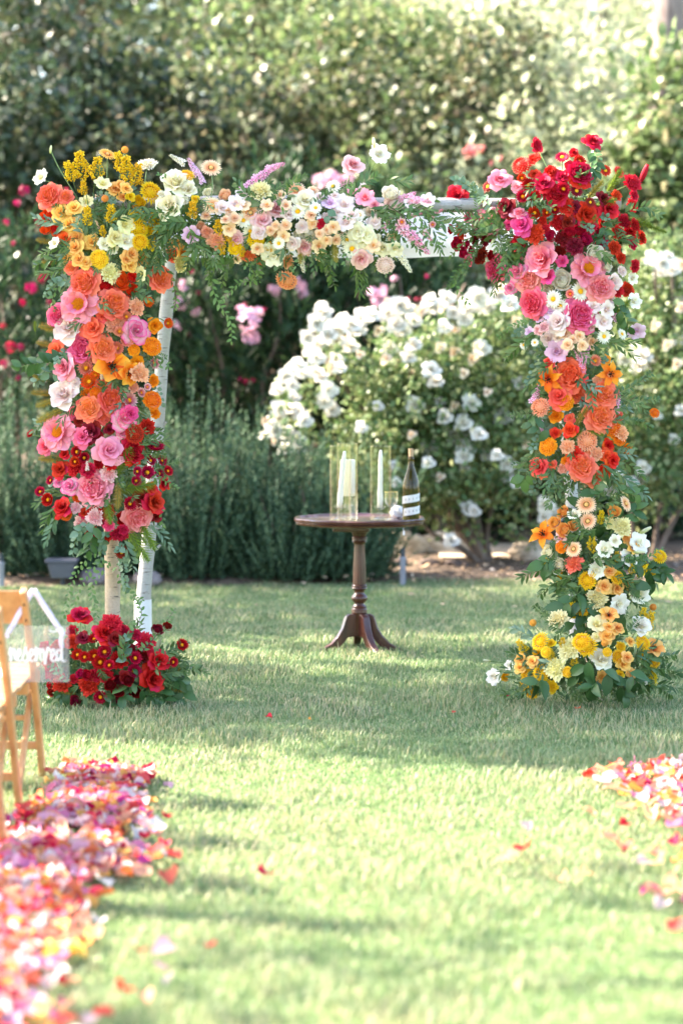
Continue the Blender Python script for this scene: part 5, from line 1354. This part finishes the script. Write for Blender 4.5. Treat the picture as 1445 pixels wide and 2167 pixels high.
T.spr('ruscus', (740, 420), (770, 385), (800, 375)); T.spr('sage', (600, 520), (590, 555), (600, 590)); T.spr('ruscus', (430, 500), (405, 540), (395, 575)); T.spr('olive', (820, 380), (850, 385), (870, 380)); T.spr('ruscus', (560, 430), (520, 410), (500, 385)); T.spr('fern', (660, 535), (690, 555), (698, 590)); T.spr('ruscus', (500, 540), (480, 565), (470, 600))
T.fill_gaps(55, 8, 14, lambda x, y: y < 560 and y > 395)
T.greenery(150, [(350, 460), (450, 470), (560, 475), (650, 470), (750, 470), (840, 470)], 110, ['ruscus', 'olive', 'fern', 'ruscus', 'vine'], (.1, .2), .15)
for q in (((790, 450), (850, 440), (910, 445)), ((800, 480), (860, 490), (930, 480)), ((820, 500), (880, 520), (940, 505)), ((840, 440), (890, 470), (900, 530)), ((900, 440), (930, 470), (985, 480)), ((880, 450), (920, 490), (930, 530))):
    T.spr(R.choice(('vine', 'ruscus', 'olive')), *q, mat='twig')
table(T, "stock rosepink 905,500,18,-50 880,455,14,10 925,450,14,30\nlisi blush 870,430,13 905,425,14\nstraw rosepink 850,470,8 915,475,7")
T.greenery(60, [(400, 480), (500, 500), (600, 500), (680, 500)], 80, ['ruscus', 'olive', 'vine'], (.08, .16))
T.done()

# ---- right column
Cc = Arr('right_flower_column', (at(1225, 1490, YF).x, YF, 0), 'tall flower column on the right post fading from red through pink to orange', 'flowers', lambda x, y: (1170 if y < 520 else 1215, min(max(y, 440), 980)), 150, 11.17, .2)
table(Cc, """
rose red 967,414,22,180,.3 1150,388,22 1253,300,19,80,.55 1190,376,17 1239,453,25 1287,441,21
garden red 1226,366,26 1175,411,20
rose dark 1072,439,21 1275,420,15 1215,438,14 1200,470,16
rose pink 1055,380,22,80,.3 1098,452,16,90,.6
daisy dark 1032,395,13 1020,428,12 1219,404,13 1248,428,10
dahlia scarlet 1104,351,20
carn scarlet 1136,308,14,0,.6 1338,386,18 1341,412,12 1130,495,19 975,488,17 1199,437,17
daisy red 1189,333,14 1280,361,12 1308,364,12,0,.6
straw strawred 1225,342,13 1118,392,14 1106,416,14 1131,416,13 1191,401,15 1131,451,14 1157,450,10
bud red 1362,367,16,70
carn dark 1017,541,17 1005,506,13 1190,505,15 1215,520,17 1240,510,14
ran crimson 988,517,8 1205,492,12 1225,490,14 1238,506,12 1005,492,10 1165,500,11
carn red 1320,468,15 1343,476,13 1331,494,15 1338,516,11 1300,524,14 1343,563,13 1305,614,14 1180,470,15 1250,480,13
garden pink 1024,471,29
rose magenta 1104,477,22
garden hot 1045,570,24 1125,642,27 1227,667,31
double pink 1147,548,33
peony pink 1242,570,38
rose picotee 1096,577,21
garden salmon 1115,593,24 1270,608,25
ran white 1187,594,20 1257,536,17
lisi magenta 1160,586,15
daisy white 1227,617,19 1170,633,17 1185,648,14 1277,712,14 1315,707,11,0,.6 1108,730,9 1131,725,8
straw salmon 1206,622,9
double blush 1297,597,16
rose blush 1180,682,23
lisi blush 1186,657,18 1255,648,14 1282,655,16 1275,682,17 1258,676,13
lisi white 1340,637,15
lisi lilac 1345,700,17,-60,.5 1165,662,14
carn rosepink 1140,698,11 1150,692,11 1245,690,13
lisi mauve 1178,745,21
rose peach 1225,711,11 1200,730,12 1231,731,11 1212,718,9
stock stockpink 1230,765,26,-80 1240,748,18,70 1135,832,22,70 1305,850,22,80 1300,660,20,80
straw strawpeach 1258,764,12
lily flame 1290,792,24 1160,803,24,230,.4
garden coralred 1205,793,29
dahlia peachpink 1283,798,13 1143,862,20 1241,933,22
garden coral 1275,833,27 1270,880,28 1231,986,26
rose coralred 1182,840,24 1140,988,21,200,.5
marigold orange 1195,851,18 1297,908,19 1159,945,19 1384,874,11,20,.4 1310,930,14
carn peachpink 1315,916,15 1200,945,14 1262,960,13
rose orangered 1205,910,15 1283,966,15 1296,974,15 1217,960,19
stock mauve 1145,905,14,-80 1245,870,14
plume plumepink 1260,400,20,50 1230,880,20,60 1250,470,16,60
plume plumegreen 1280,430,22,20 1215,920,16,30 1260,915,16,-20 1310,660,30,50 1350,470,26,-15 1390,485,18,-20 930,470,22,195 1300,380,24,60 1220,400,14,60
""")
for st in ([(1136, 312), (1155, 350), (1178, 395)], [(1189, 338), (1188, 380)], [(1253, 308), (1250, 345), (1240, 390)], [(1104, 355), (1102, 400)], [(1075, 366), (1088, 410), (1095, 440)], [(1338, 390), (1310, 400), (1270, 420)], [(1362, 375), (1320, 395), (1275, 410)], [(1308, 366), (1280, 390), (1255, 415)], [(967, 416), (1000, 418), (1040, 435)], [(1384, 876), (1350, 890), (1310, 895)], [(1258, 768), (1250, 820), (1240, 880)], [(1110, 580), (1150, 600), (1170, 612)]):
    Cc.stem(st)
Cc.spr('euc', (1040, 440), (1000, 400), (965, 380), scale=1.2); Cc.spr('vine', (1030, 480), (985, 510), (955, 540)); Cc.spr('fern', (1020, 520), (985, 560), (945, 610)); Cc.spr('olive', (1060, 520), (1052, 570), (1045, 620)); Cc.spr('ruscus', (1080, 520), (1075, 560), (1060, 600)); Cc.spr('vine', (1000, 540), (960, 590), (990, 640))
Cc.spr('fern', (1020, 450), (960, 440), (900, 455)); Cc.spr('broad', (1250, 310), (1262, 335), (1258, 365), scale=.6); Cc.spr('broad', (1270, 470), (1280, 490), (1262, 505), scale=.6); Cc.spr('vine', (1120, 680), (1085, 690), (1050, 715), scale=.8); Cc.spr('ruscus', (1140, 700), (1100, 730), (1070, 760)); Cc.spr('olive', (1280, 720), (1315, 735), (1348, 760)); Cc.spr('olive', (1270, 730), (1310, 720), (1345, 725)); Cc.spr('broad', (1290, 630), (1315, 660), (1330, 690), scale=.8)
Cc.spr('ruscus', (1290, 840), (1340, 815), (1378, 790), scale=.7); Cc.spr('ruscus', (1290, 870), (1345, 850), (1390, 845), scale=.7); Cc.spr('ruscus', (1290, 890), (1340, 890), (1378, 905), scale=.7); Cc.spr('fern', (1170, 870), (1120, 875), (1080, 880)); Cc.spr('broad', (1170, 910), (1135, 905), (1120, 890), scale=.75); Cc.spr('fern', (1160, 960), (1120, 975), (1085, 985)); Cc.spr('broad', (1160, 990), (1120, 1000), (1105, 1015), scale=.8)
Cc.spr('olive', (1270, 980), (1295, 1015), (1300, 1055), scale=1.2); Cc.spr('olive', (1285, 980), (1320, 1010), (1335, 1045), scale=1.2); Cc.spr('ruscus', (1260, 990), (1265, 1030), (1255, 1060)); Cc.spr('fern', (1200, 1000), (1175, 1035), (1150, 1050)); Cc.spr('fern', (1210, 1000), (1205, 1040), (1190, 1060)); Cc.spr('broad', (1300, 1030), (1325, 1045), (1350, 1045), scale=.8); Cc.spr('ruscus', (1150, 760), (1135, 800), (1140, 840)); Cc.spr('broad', (1090, 500), (1100, 540), (1095, 560), scale=.6)
Cc.fill_gaps(62, 9, 16)
Cc.greenery(150, [(1120, 440), (1200, 440), (1270, 450), (1200, 540), (1210, 640), (1215, 740), (1220, 840), (1225, 940), (1230, 1000)], 170, ['ruscus', 'olive', 'euc', 'ruscus', 'fern', 'sage'])
Cc.greenery(30, [(1030, 470), (1090, 480), (1060, 520)], 100, ['ruscus', 'fern', 'olive'])
Cc.done()

# ---- yellow lower column
Y_ = Arr('yellow_flower_column', (at(1250, 1490, YF).x, YF, 0), 'yellow and white flower cluster on the lower right post', 'flowers', lambda x, y: (1255, min(max(y, 1110), 1250)), 120, 11.15, .2)
table(Y_, """
gerbera peach 1240,1068,23 1243,1103,20 1213,1162,19,180,.3 1323,1066,19,0,.75
ran apricot 1298,1082,13 1192,1121,15
solidago yellowgold 1270,1095,18,80 1252,1152,22,90 1157,1192,16,120 1335,1205,14 1305,1180,14
carn lemon 1315,1115,18 1262,1268,19
lisi cream 1215,1090,13,120,.6 1278,1163,16 1300,1145,12
lily flame 1148,1130,25,150,.35
lisi rosepink 1187,1138,13
marigold orange 1188,1157,14
ran cream 1157,1168,14 1182,1197,16
carn coral 1213,1192,18
lisi white 1350,1150,20,20,.4 1330,1180,17 1308,1278,20
lisi cream 1352,1260,19,20,.3 1260,1208,16
tulip apricot 1338,1160,13,30,.4
bud greenish 1365,1122,11,30 1352,1168,10,0
mum yellow 1242,1228,17 1305,1222,13 1395,1178,13,30,.3 1360,1195,9
rose apricot 1277,1241,15 1305,1245,15
billy apricot 1381,1285,7
mum yellow 1213,1292,15 1233,1288,13
""")
for st in ([(1365, 1126), (1345, 1150), (1320, 1175)], [(1395, 1182), (1360, 1192), (1330, 1200)], [(1323, 1070), (1305, 1100), (1290, 1130)], [(1298, 1086), (1292, 1130)], [(1243, 1110), (1245, 1160)], [(1381, 1288), (1350, 1300), (1330, 1310)], [(1157, 1172), (1185, 1185), (1210, 1200)]): Y_.stem(st)
Y_.spr('ruscus', (1190, 1205), (1140, 1208), (1102, 1222)); Y_.spr('broad', (1340, 1185), (1375, 1190), (1408, 1215), scale=.7); Y_.spr('broad', (1330, 1190), (1370, 1205), (1385, 1235), scale=.7); Y_.spr('broad', (1280, 1200), (1320, 1205), (1340, 1195)); Y_.spr('fern', (1250, 1130), (1220, 1105), (1205, 1085)); Y_.spr('ruscus', (1250, 1180), (1280, 1185), (1310, 1180)); Y_.spr('broad', (1230, 1250), (1200, 1275), (1185, 1290)); Y_.spr('broad', (1210, 1250), (1225, 1275), (1240, 1285)); Y_.spr('ruscus', (1210, 1220), (1170, 1235), (1140, 1260)); Y_.spr('ruscus', (1230, 1240), (1195, 1245), (1170, 1240))
Y_.spr('olive', (1300, 1220), (1340, 1235), (1370, 1260)); Y_.spr('vine', (1320, 1180), (1360, 1185), (1400, 1160)); Y_.spr('fern', (1220, 1240), (1180, 1270), (1150, 1290)); Y_.spr('vine', (1280, 1120), (1290, 1090), (1300, 1060)); Y_.spr('ruscus', (1260, 1120), (1225, 1130), (1200, 1150))
Y_.fill_gaps(12, 9, 14)
Y_.greenery(95, [(1250, 1100), (1255, 1160), (1255, 1220), (1270, 1270)], 120, ['ruscus', 'olive', 'broad', 'fern', 'ruscus'], (.1, .2))
Y_.done()

# ---- yellow ground arrangement
G = Arr('yellow_ground_arrangement', (at(1250, 1470, 11.05).x, 11.05, 0), 'low yellow and cream flower mound on the grass at the right post', 'flowers', lambda x, y: (1255, 1400), 170, 11.12, .28, 'flower mounds at the foot of the arch')
table(G, """
carn lemon 1180,1310,20 1203,1373,22 1175,1415,22
tulip apricot 1287,1302,17,60,.5 1382,1372,19,60,.5
lisi lemon 1262,1322,18
rose apricot 1287,1327,11 1306,1330,13 1283,1347,15 1318,1405,15 1326,1392,12 1102,1396,14,180,.4 1100,1413,12,180,.4 1126,1400,12
billy apricot 1279,1361,7 1127,1318,7
double white 1355,1325,20
mum yellow 1143,1358,17 1230,1358,17 1242,1369,18 1308,1390,13 1359,1362,15,20,.4 1383,1400,13 1120,1430,18 1146,1424,16 1125,1460,16,240,.4 1112,1445,14
double cream 1271,1395,22
solidago yellowgold 1222,1436,20,90 1380,1440,22,80 1105,1370,20,120 1190,1362,16 1215,1400,18 1372,1315,24,70 1360,1300,18,80 1165,1385,18,110
lisi white 1045,1432,15,200,.4
bud greenish 1030,1398,7,170
lisi cream 1352,1440,15,240,.5
marigold gold 1200,1422,12 1284,1380,10 1155,1380,12
""")
for st in ([(1045, 1434), (1080, 1432), (1120, 1425)], [(1030, 1399), (1075, 1405), (1120, 1425)], [(1127, 1322), (1150, 1350), (1180, 1390)], [(1355, 1332), (1340, 1360), (1320, 1390)], [(1372, 1330), (1345, 1370), (1330, 1400)], [(1287, 1310), (1280, 1360)], [(1180, 1318), (1190, 1360)], [(1360, 1310), (1330, 1360)]): G.stem(st)
for x, y, x2, y2 in ((1250, 1395, 1225, 1425), (1275, 1415, 1295, 1440), (1330, 1420, 1350, 1450), (1265, 1440, 1240, 1465), (1310, 1440, 1320, 1470), (1150, 1435, 1125, 1455)):
    G.spr('broad', (x, y), ((x+x2)/2, (y+y2)/2), (x2, y2), scale=1.0, front=.12)
G.spr('sage', (1160, 1370), (1120, 1345), (1085, 1330)); G.spr('fern', (1180, 1330), (1150, 1300), (1130, 1280)); G.spr('fern', (1190, 1340), (1165, 1310), (1150, 1295)); G.spr('ruscus', (1150, 1450), (1105, 1460), (1065, 1470)); G.spr('ruscus', (1350, 1400), (1395, 1390), (1430, 1385)); G.spr('ruscus', (1350, 1420), (1400, 1415), (1440, 1425)); G.spr('ruscus', (1350, 1440), (1390, 1455), (1420, 1470)); G.spr('fern', (1230, 1450), (1210, 1465), (1180, 1470)); G.spr('fern', (1240, 1455), (1225, 1470), (1215, 1478))
G.spr('sage', (1170, 1400), (1130, 1410), (1090, 1400)); G.spr('olive', (1340, 1390), (1370, 1370), (1400, 1360)); G.spr('fern', (1330, 1340), (1350, 1310), (1365, 1280))
G.fill_gaps(12, 9, 14)
G.greenery(110, [(1130, 1420), (1190, 1400), (1255, 1410), (1310, 1420), (1360, 1430)], 90, ['ruscus', 'ruscus', 'olive', 'fern', 'vine'], (.09, .18), .05)
G.done()

# ---- red ground arrangement
Rd = Arr('red_ground_arrangement', (at(245, 1480, 11.05).x, 11.05, 0), 'low crimson flower mound on the grass at the left post', 'flowers', lambda x, y: (240, 1410), 160, 11.12, .26, 'flower mounds at the foot of the arch')
table(Rd, """
rose red 170,1304,23,90,.55 222,1341,24,70,.5 322,1436,28 335,1398,23,20,.4
carn scarlet 236,1318,21,90,.4 308,1357,20
carn red 252,1396,18 188,1450,19 131,1446,17 152,1358,14 226,1432,14 105,1400,16 286,1342,13
straw strawred 165,1386,13 180,1391,12 201,1389,15 222,1380,15 213,1402,16 213,1475,14 200,1353,13
straw crimson 286,1393,14 284,1420,15 385,1365,13,20,.3 232,1408,12 366,1401,11
ran dark 160,1483,11 253,1485,12 355,1325,9 255,1443,15 233,1450,11 250,1462,12 272,1440,11 300,1390,14
ran crimson 170,1425,9 185,1428,11 105,1449,7
rose dark 175,1350,14 265,1432,13 245,1352,16
carn crimson 120,1370,14 110,1420,16 200,1430,13
plume plumepink 200,1440,14,80 365,1415,16,0 375,1458,16,-5 145,1465,14,170
""")
for st in ([(170, 1312), (175, 1370), (190, 1430)], [(236, 1325), (236, 1380), (232, 1420)], [(222, 1350), (215, 1400)], [(385, 1368), (355, 1390), (320, 1410)], [(355, 1328), (325, 1360), (300, 1400)], [(308, 1362), (295, 1400)], [(180, 1320), (185, 1360), (180, 1400)], [(160, 1330), (168, 1370), (172, 1410)], [(200, 1355), (205, 1400)]): Rd.stem(st)
Rd.spr('vine', (300, 1380), (335, 1340), (370, 1290), mat='twig'); Rd.spr('vine', (280, 1340), (300, 1300), (290, 1272), mat='twig'); Rd.spr('ruscus', (330, 1400), (370, 1375), (400, 1362)); Rd.spr('ruscus', (330, 1430), (380, 1420), (425, 1415)); Rd.spr('vine', (350, 1420), (400, 1410), (440, 1425)); Rd.spr('ruscus', (310, 1460), (350, 1470), (385, 1485)); Rd.spr('broad', (290, 1450), (310, 1470), (330, 1480), scale=.8); Rd.spr('broad', (230, 1460), (245, 1470), (262, 1475), scale=.8); Rd.spr('broad', (215, 1465), (225, 1480), (232, 1490), scale=.8)
Rd.spr('fern', (340, 1440), (375, 1455), (400, 1462)); Rd.spr('olive', (170, 1450), (130, 1465), (100, 1480)); Rd.spr('ruscus', (260, 1400), (262, 1370), (270, 1345)); Rd.spr('euc', (270, 1400), (262, 1375), (265, 1350), scale=1.3); Rd.spr('fern', (210, 1410), (220, 1430), (235, 1445)); Rd.spr('broad', (340, 1430), (365, 1440), (385, 1440), scale=.7); Rd.spr('ruscus', (180, 1470), (170, 1490), (160, 1500)); Rd.spr('vine', (150, 1440), (120, 1420), (95, 1400))
Rd.spr('broad', (280, 1410), (282, 1430), (280, 1450), scale=.6)
Rd.fill_gaps(8, 9, 15)
Rd.greenery(105, [(150, 1430), (200, 1420), (250, 1410), (300, 1420), (340, 1430)], 90, ['ruscus', 'olive', 'fern', 'ruscus', 'broad'], (.09, .18), .05)
Rd.done()

# ------------------------------------------------------------------ rose petals strewn along the aisle
PCOL = {'crimson': ('b80c30', 'c8143c'), 'red': ('d41a26', 'e0303a'), 'magenta': ('d0287c', 'e25a9c'), 'pink': ('f07aa4', 'f6a6c2'), 'lilac pink': ('eaa8c8', 'f2c8dc'), 'blush': ('f6cfd0', 'f8e0dc'),
        'peach': ('f8b088', 'f9cbaa'), 'orange': ('f08a3c', 'f6a55c'), 'golden': ('f4b446', 'f8cb70'), 'coral': ('f0604c', 'f4806c'), 'white': ('f6ece8', 'f8f2ee')}
PWT = {'crimson': 6, 'red': 6, 'magenta': 4, 'pink': 14, 'lilac pink': 5, 'blush': 15, 'peach': 24, 'orange': 9, 'golden': 8, 'coral': 16, 'white': 9}
def fallen(seed):
    rg = random.Random(seed); vs_, c = [], []; nu, nv = 4, 4; bow = rg.uniform(.1, .9); tw = rg.uniform(-.5, .5); tipc = rg.uniform(-.3, 1.0); ph = rg.uniform(0, 6)
    for i in range(nu+1):
        u = i/nu; w = .5*(.25+.75*min(1, u*1.5)**.8)*(1-.5*max(0, (u-.62)/.38)**2)
        for j in range(nv+1):
            v = -1+2*j/nv; vs_.append((v*w, (u-.5)*(1-.12*v*v*u), bow*v*v*w*.8+tipc*(u-.5)**2+tw*v*(u-.5)+.07*math.sin(6*v+ph)*u)); c.append((u, .5, 0))
    fs = [(i*(nv+1)+j, i*(nv+1)+j+1, (i+1)*(nv+1)+j+1, (i+1)*(nv+1)+j) for i in range(nu) for j in range(nv)]
    return vs_, fs, c
SH = [fallen(s) for s in range(6)]
PMAT = {k: petal_mat('fallen_'+k, v[0], v[1], trans=.35, val=.8) for k, v in PCOL.items()}
PMESH = {k: [MB().add(*s).mesh('rose_petal', PMAT[k]) for s in SH[:3]] for k in PCOL}
names = list(PCOL); wts = [PWT[k] for k in names]
def right_edge(y):   # heap outline in world units: x limits against distance
    return 0
def heap_pts(n, y0, y1, xl, xr, hmax):
    out = []
    for _ in range(n):
        y = R.uniform(y0, y1); a, b = xl(y), xr(y); t = R.betavariate(1.5, 1.5) if R.random() < .75 else R.random(); x = lp(a, b, t)
        if R.random() < .05:
            out.append((lp(a, b, R.choice((R.uniform(-.14, .05), R.uniform(.95, 1.12)))), y, .036)); continue
        e = min(t, 1-t)*2; e2 = min(1, (y1-y)/.5, 1)
        den = .5+.5*math.sin(x*9+y*5)*math.sin(y*6.5+1)
        if R.random() > .35+.65*min(1, e*1.8+.1)*(.45+.55*den): continue
        out.append((x, y, .028+hmax*R.random()*min(1, e*1.6)*(.4+.6*den)*max(.2, e2)))
    return out
lx_l = lambda y: -1.18 + (.10 if y > 8.2 else 0)+.05*math.sin(y*3.1)
lx_r = lambda y: -.68+.05*math.sin(y*2.6+.7)+.03*math.sin(y*7)-(.0 if y < 9.0 else .25*(y-9.0)/.35)
hl_ = heap_pts(2700, 4.7, 9.22, lx_l, lx_r, .032)
rx_l = lambda y: 1.09+.06*math.sin(y*3.3+1)+.02*math.sin(y*9)
rx_r = lambda y: 1.75
hr_ = heap_pts(1250, 7.5, 9.3, rx_l, rx_r, .03)+heap_pts(260, 6.75, 7.55, lambda y: .97+.03*math.sin(y*8), lambda y: 1.5, .03)
loose = [(885, 1755, 'x'), (1105, 1818, 'red', 'lone red petal curled on the sunlit grass right of the middle'), (1085, 1832, 'peach', 'peach petal lying just below the lone red petal on the grass'), (1110, 1770, 'blush', 'pale pink petal on the sunlit grass above the lone red petal'),
         (1185, 1880, 'peach', 'peach petal left of the pair on the shaded grass at right'), (1240, 1870, 'peach', 'peach petal beside another on the shaded grass at right'), (1243, 1738, 'peach', 'small orange peach petal on sunlit grass near the right heap'), (560, 1870, 'crimson', 'dark red petal alone on grass near the middle of the aisle'),
         (448, 2027, 'red', 'bright red petal lying right of the left heap near the bottom'), (300, 2040, 'crimson', 'deep crimson petal beside a pale pink one near the bottom'), (345, 2040, 'lilac pink', 'pale pink petal beside a deep crimson one near the bottom'), (355, 1680, 'lilac pink', 'small lilac petal in the grass right of the heap tip'),
         (352, 1745, 'crimson', 'crimson petal standing in shade right of the left heap'), (357, 1880, 'coral', 'wide coral petal on grass right of the left heap'), (365, 1832, 'coral', 'coral petal just above the wide coral petal'), (350, 2100, 'blush', 'dull pink petal in shade near the bottom of the aisle'),
         (260, 2125, 'red', 'red petal at the lower right corner of the left heap'), (310, 2140, 'peach', 'peach petal in the grass at the bottom left'), (1435, 1985, 'coral', 'coral petal at the right edge below the small clump'), (1290, 1662, 'white', 'white petal left of the right heap tip'), (1320, 1765, 'red', 'red petal at the left rim of the right heap'),
         (1315, 1812, 'coral', 'coral pink petal below the right heap on the grass'), (1290, 1795, 'peach', 'pale orange petal under the right heap rim'), (340, 2075, 'lilac pink', 'lilac petal among grass near the bottom left'), (1075, 1485, 'crimson', 'tiny dark red petal on grass below the yellow mound'), (960, 1520, 'coral', 'tiny coral petal on the grass left of the yellow mound'),
         (570, 1530, 'red', 'tiny red petal on the shaded grass before the table'), (655, 1535, 'orange', 'tiny orange petal on the grass before the table'), (1222, 1512, 'coral', 'tiny coral petal directly before the yellow mound')]
def petal_obj(x, y, z, col, label, group=None, flat=False):
    o = link('rose_petal', PMESH[col][R.randrange(3)]); s = R.uniform(.034, .072)
    o.location = (x, y, z); o.scale = (s, s, s*1.0); o.rotation_euler = (R.uniform(-.5, .5), R.uniform(-.5, .5), R.uniform(0, 6.28))
    return tag(o, label, 'petal', group)
for t in loose[1:]:
    p = on_ground(t[0], t[1]+6); o = petal_obj(p.x, p.y, .04, t[2], t[3], 'loose petals on the grass')
    if t[1] < 1560: o.scale = tuple(q*.45 for q in o.scale)
def heap(pts, name, label, n_single, where, group, shows):
    cand = sorted([q for q in pts if shows(q)], key=lambda q: (q[1]-q[2]*40))
    single = set(cand[:n_single]); rest = [q for q in pts if q not in single]
    for x, y, z in single:
        c = R.choices(names, wts)[0]; petal_obj(x, y, z, c, f'{c} rose petal lying in the {where}', group)
    V, F, Cc_, mi = [], [], [], []
    for x, y, z in rest:
        vs_, fs, c = SH[R.randrange(6)]; s = R.uniform(.034, .07)
        rot = Matrix.Rotation(R.uniform(0, 6.28), 3, 'Z') @ Matrix.Rotation(R.uniform(-.6, .6), 3, 'X') @ Matrix.Rotation(R.uniform(-.6, .6), 3, 'Y')
        P = Vector((x, y, z)); b = len(V); V += [tuple(P+rot @ (Vector(v)*s)) for v in vs_]; F += [tuple(i+b for i in f) for f in fs]; rr = R.random(); Cc_ += [(q[0], q[1], rr) for q in c]
        mi += [R.choices(range(len(names)), wts)[0]]*len(fs)
    mb = MB(); mb.v, mb.f, mb.c = V, F, Cc_
    me = mb.mesh(name, PMAT[names[0]])
    for k in names[1:]: me.materials.append(PMAT[k])
    me.polygons.foreach_set('material_index', np.array(mi, dtype=np.int32))
    tag(link(name, me), label, 'petals', kind='stuff')
vis = lambda q: abs(q[0]) < .138*q[1] and q[1] > 5.8
heap(hl_, 'petal_heap', 'long heap of mixed rose petals along the left side of the aisle', 205, 'long heap beside the chairs', 'petals of the long left heap', vis)
heap(hr_, 'petal_heap', 'heap of mixed rose petals at the right side of the aisle', 65, 'heap at the right edge of the aisle', 'petals of the right heap', vis)

# fallen leaves on the far lawn and the mulch
m_dry = leafy('dry_leaf', [C3(.5, .34, .2), C3(.62, .46, .32), C3(.4, .24, .14), C3(.6, .5, .42)], .7, .2)
dl = [leaf_unit('fallen_leaf', m_dry, .55, .15, .3+.3*s) for s in range(2)]
drng = random.Random(5); spotsd = [(862, 1272), (938, 1295), (540, 1293), (950, 1240), (975, 1232), (1085, 1232), (872, 1238), (1130, 1242), (970, 1248), (1020, 1236), (780, 1238), (720, 1262), (640, 1245), (1400, 1250), (1420, 1290), (460, 1252), (1095, 1300), (1165, 1245), (840, 1252), (905, 1236)]
for x, y in spotsd:
    p = on_ground(x, y); o = link('fallen_leaf', dl[drng.randrange(2)]); s = drng.uniform(.035, .055)
    o.location = (p.x, p.y, .045 if p.y < lawn_end(p.x) else .062); o.scale = (s, s, s); o.rotation_euler = (drng.uniform(-.4, .4), drng.uniform(-.4, .4), drng.uniform(0, 6.3))
    tag(o, 'dry beige leaf fallen on the far lawn', 'leaf', 'dry leaves on the far lawn')
n = 1100; xx = NR.uniform(-4, 5, n); yy = 17.0+2.2*NR.random(n)**1.5
B = np.stack([xx, yy, np.full(n, .066)], 1); D = unit(rdir(n)*np.array([1, 1, .25])); L_ = .05*(.6+.7*NR.random(n))
co, tr, sh = leaf_arrays(B, D, unit(rdir(n)*.5+np.array([0, 0, 1.])), L_, L_*.5)
tag(link('leaf_litter', np_mesh('leaf_litter', co, tr, m_dry, sh, smooth=False)), 'dry leaf litter strewn over the mulch bed', 'leaf litter', kind='stuff')
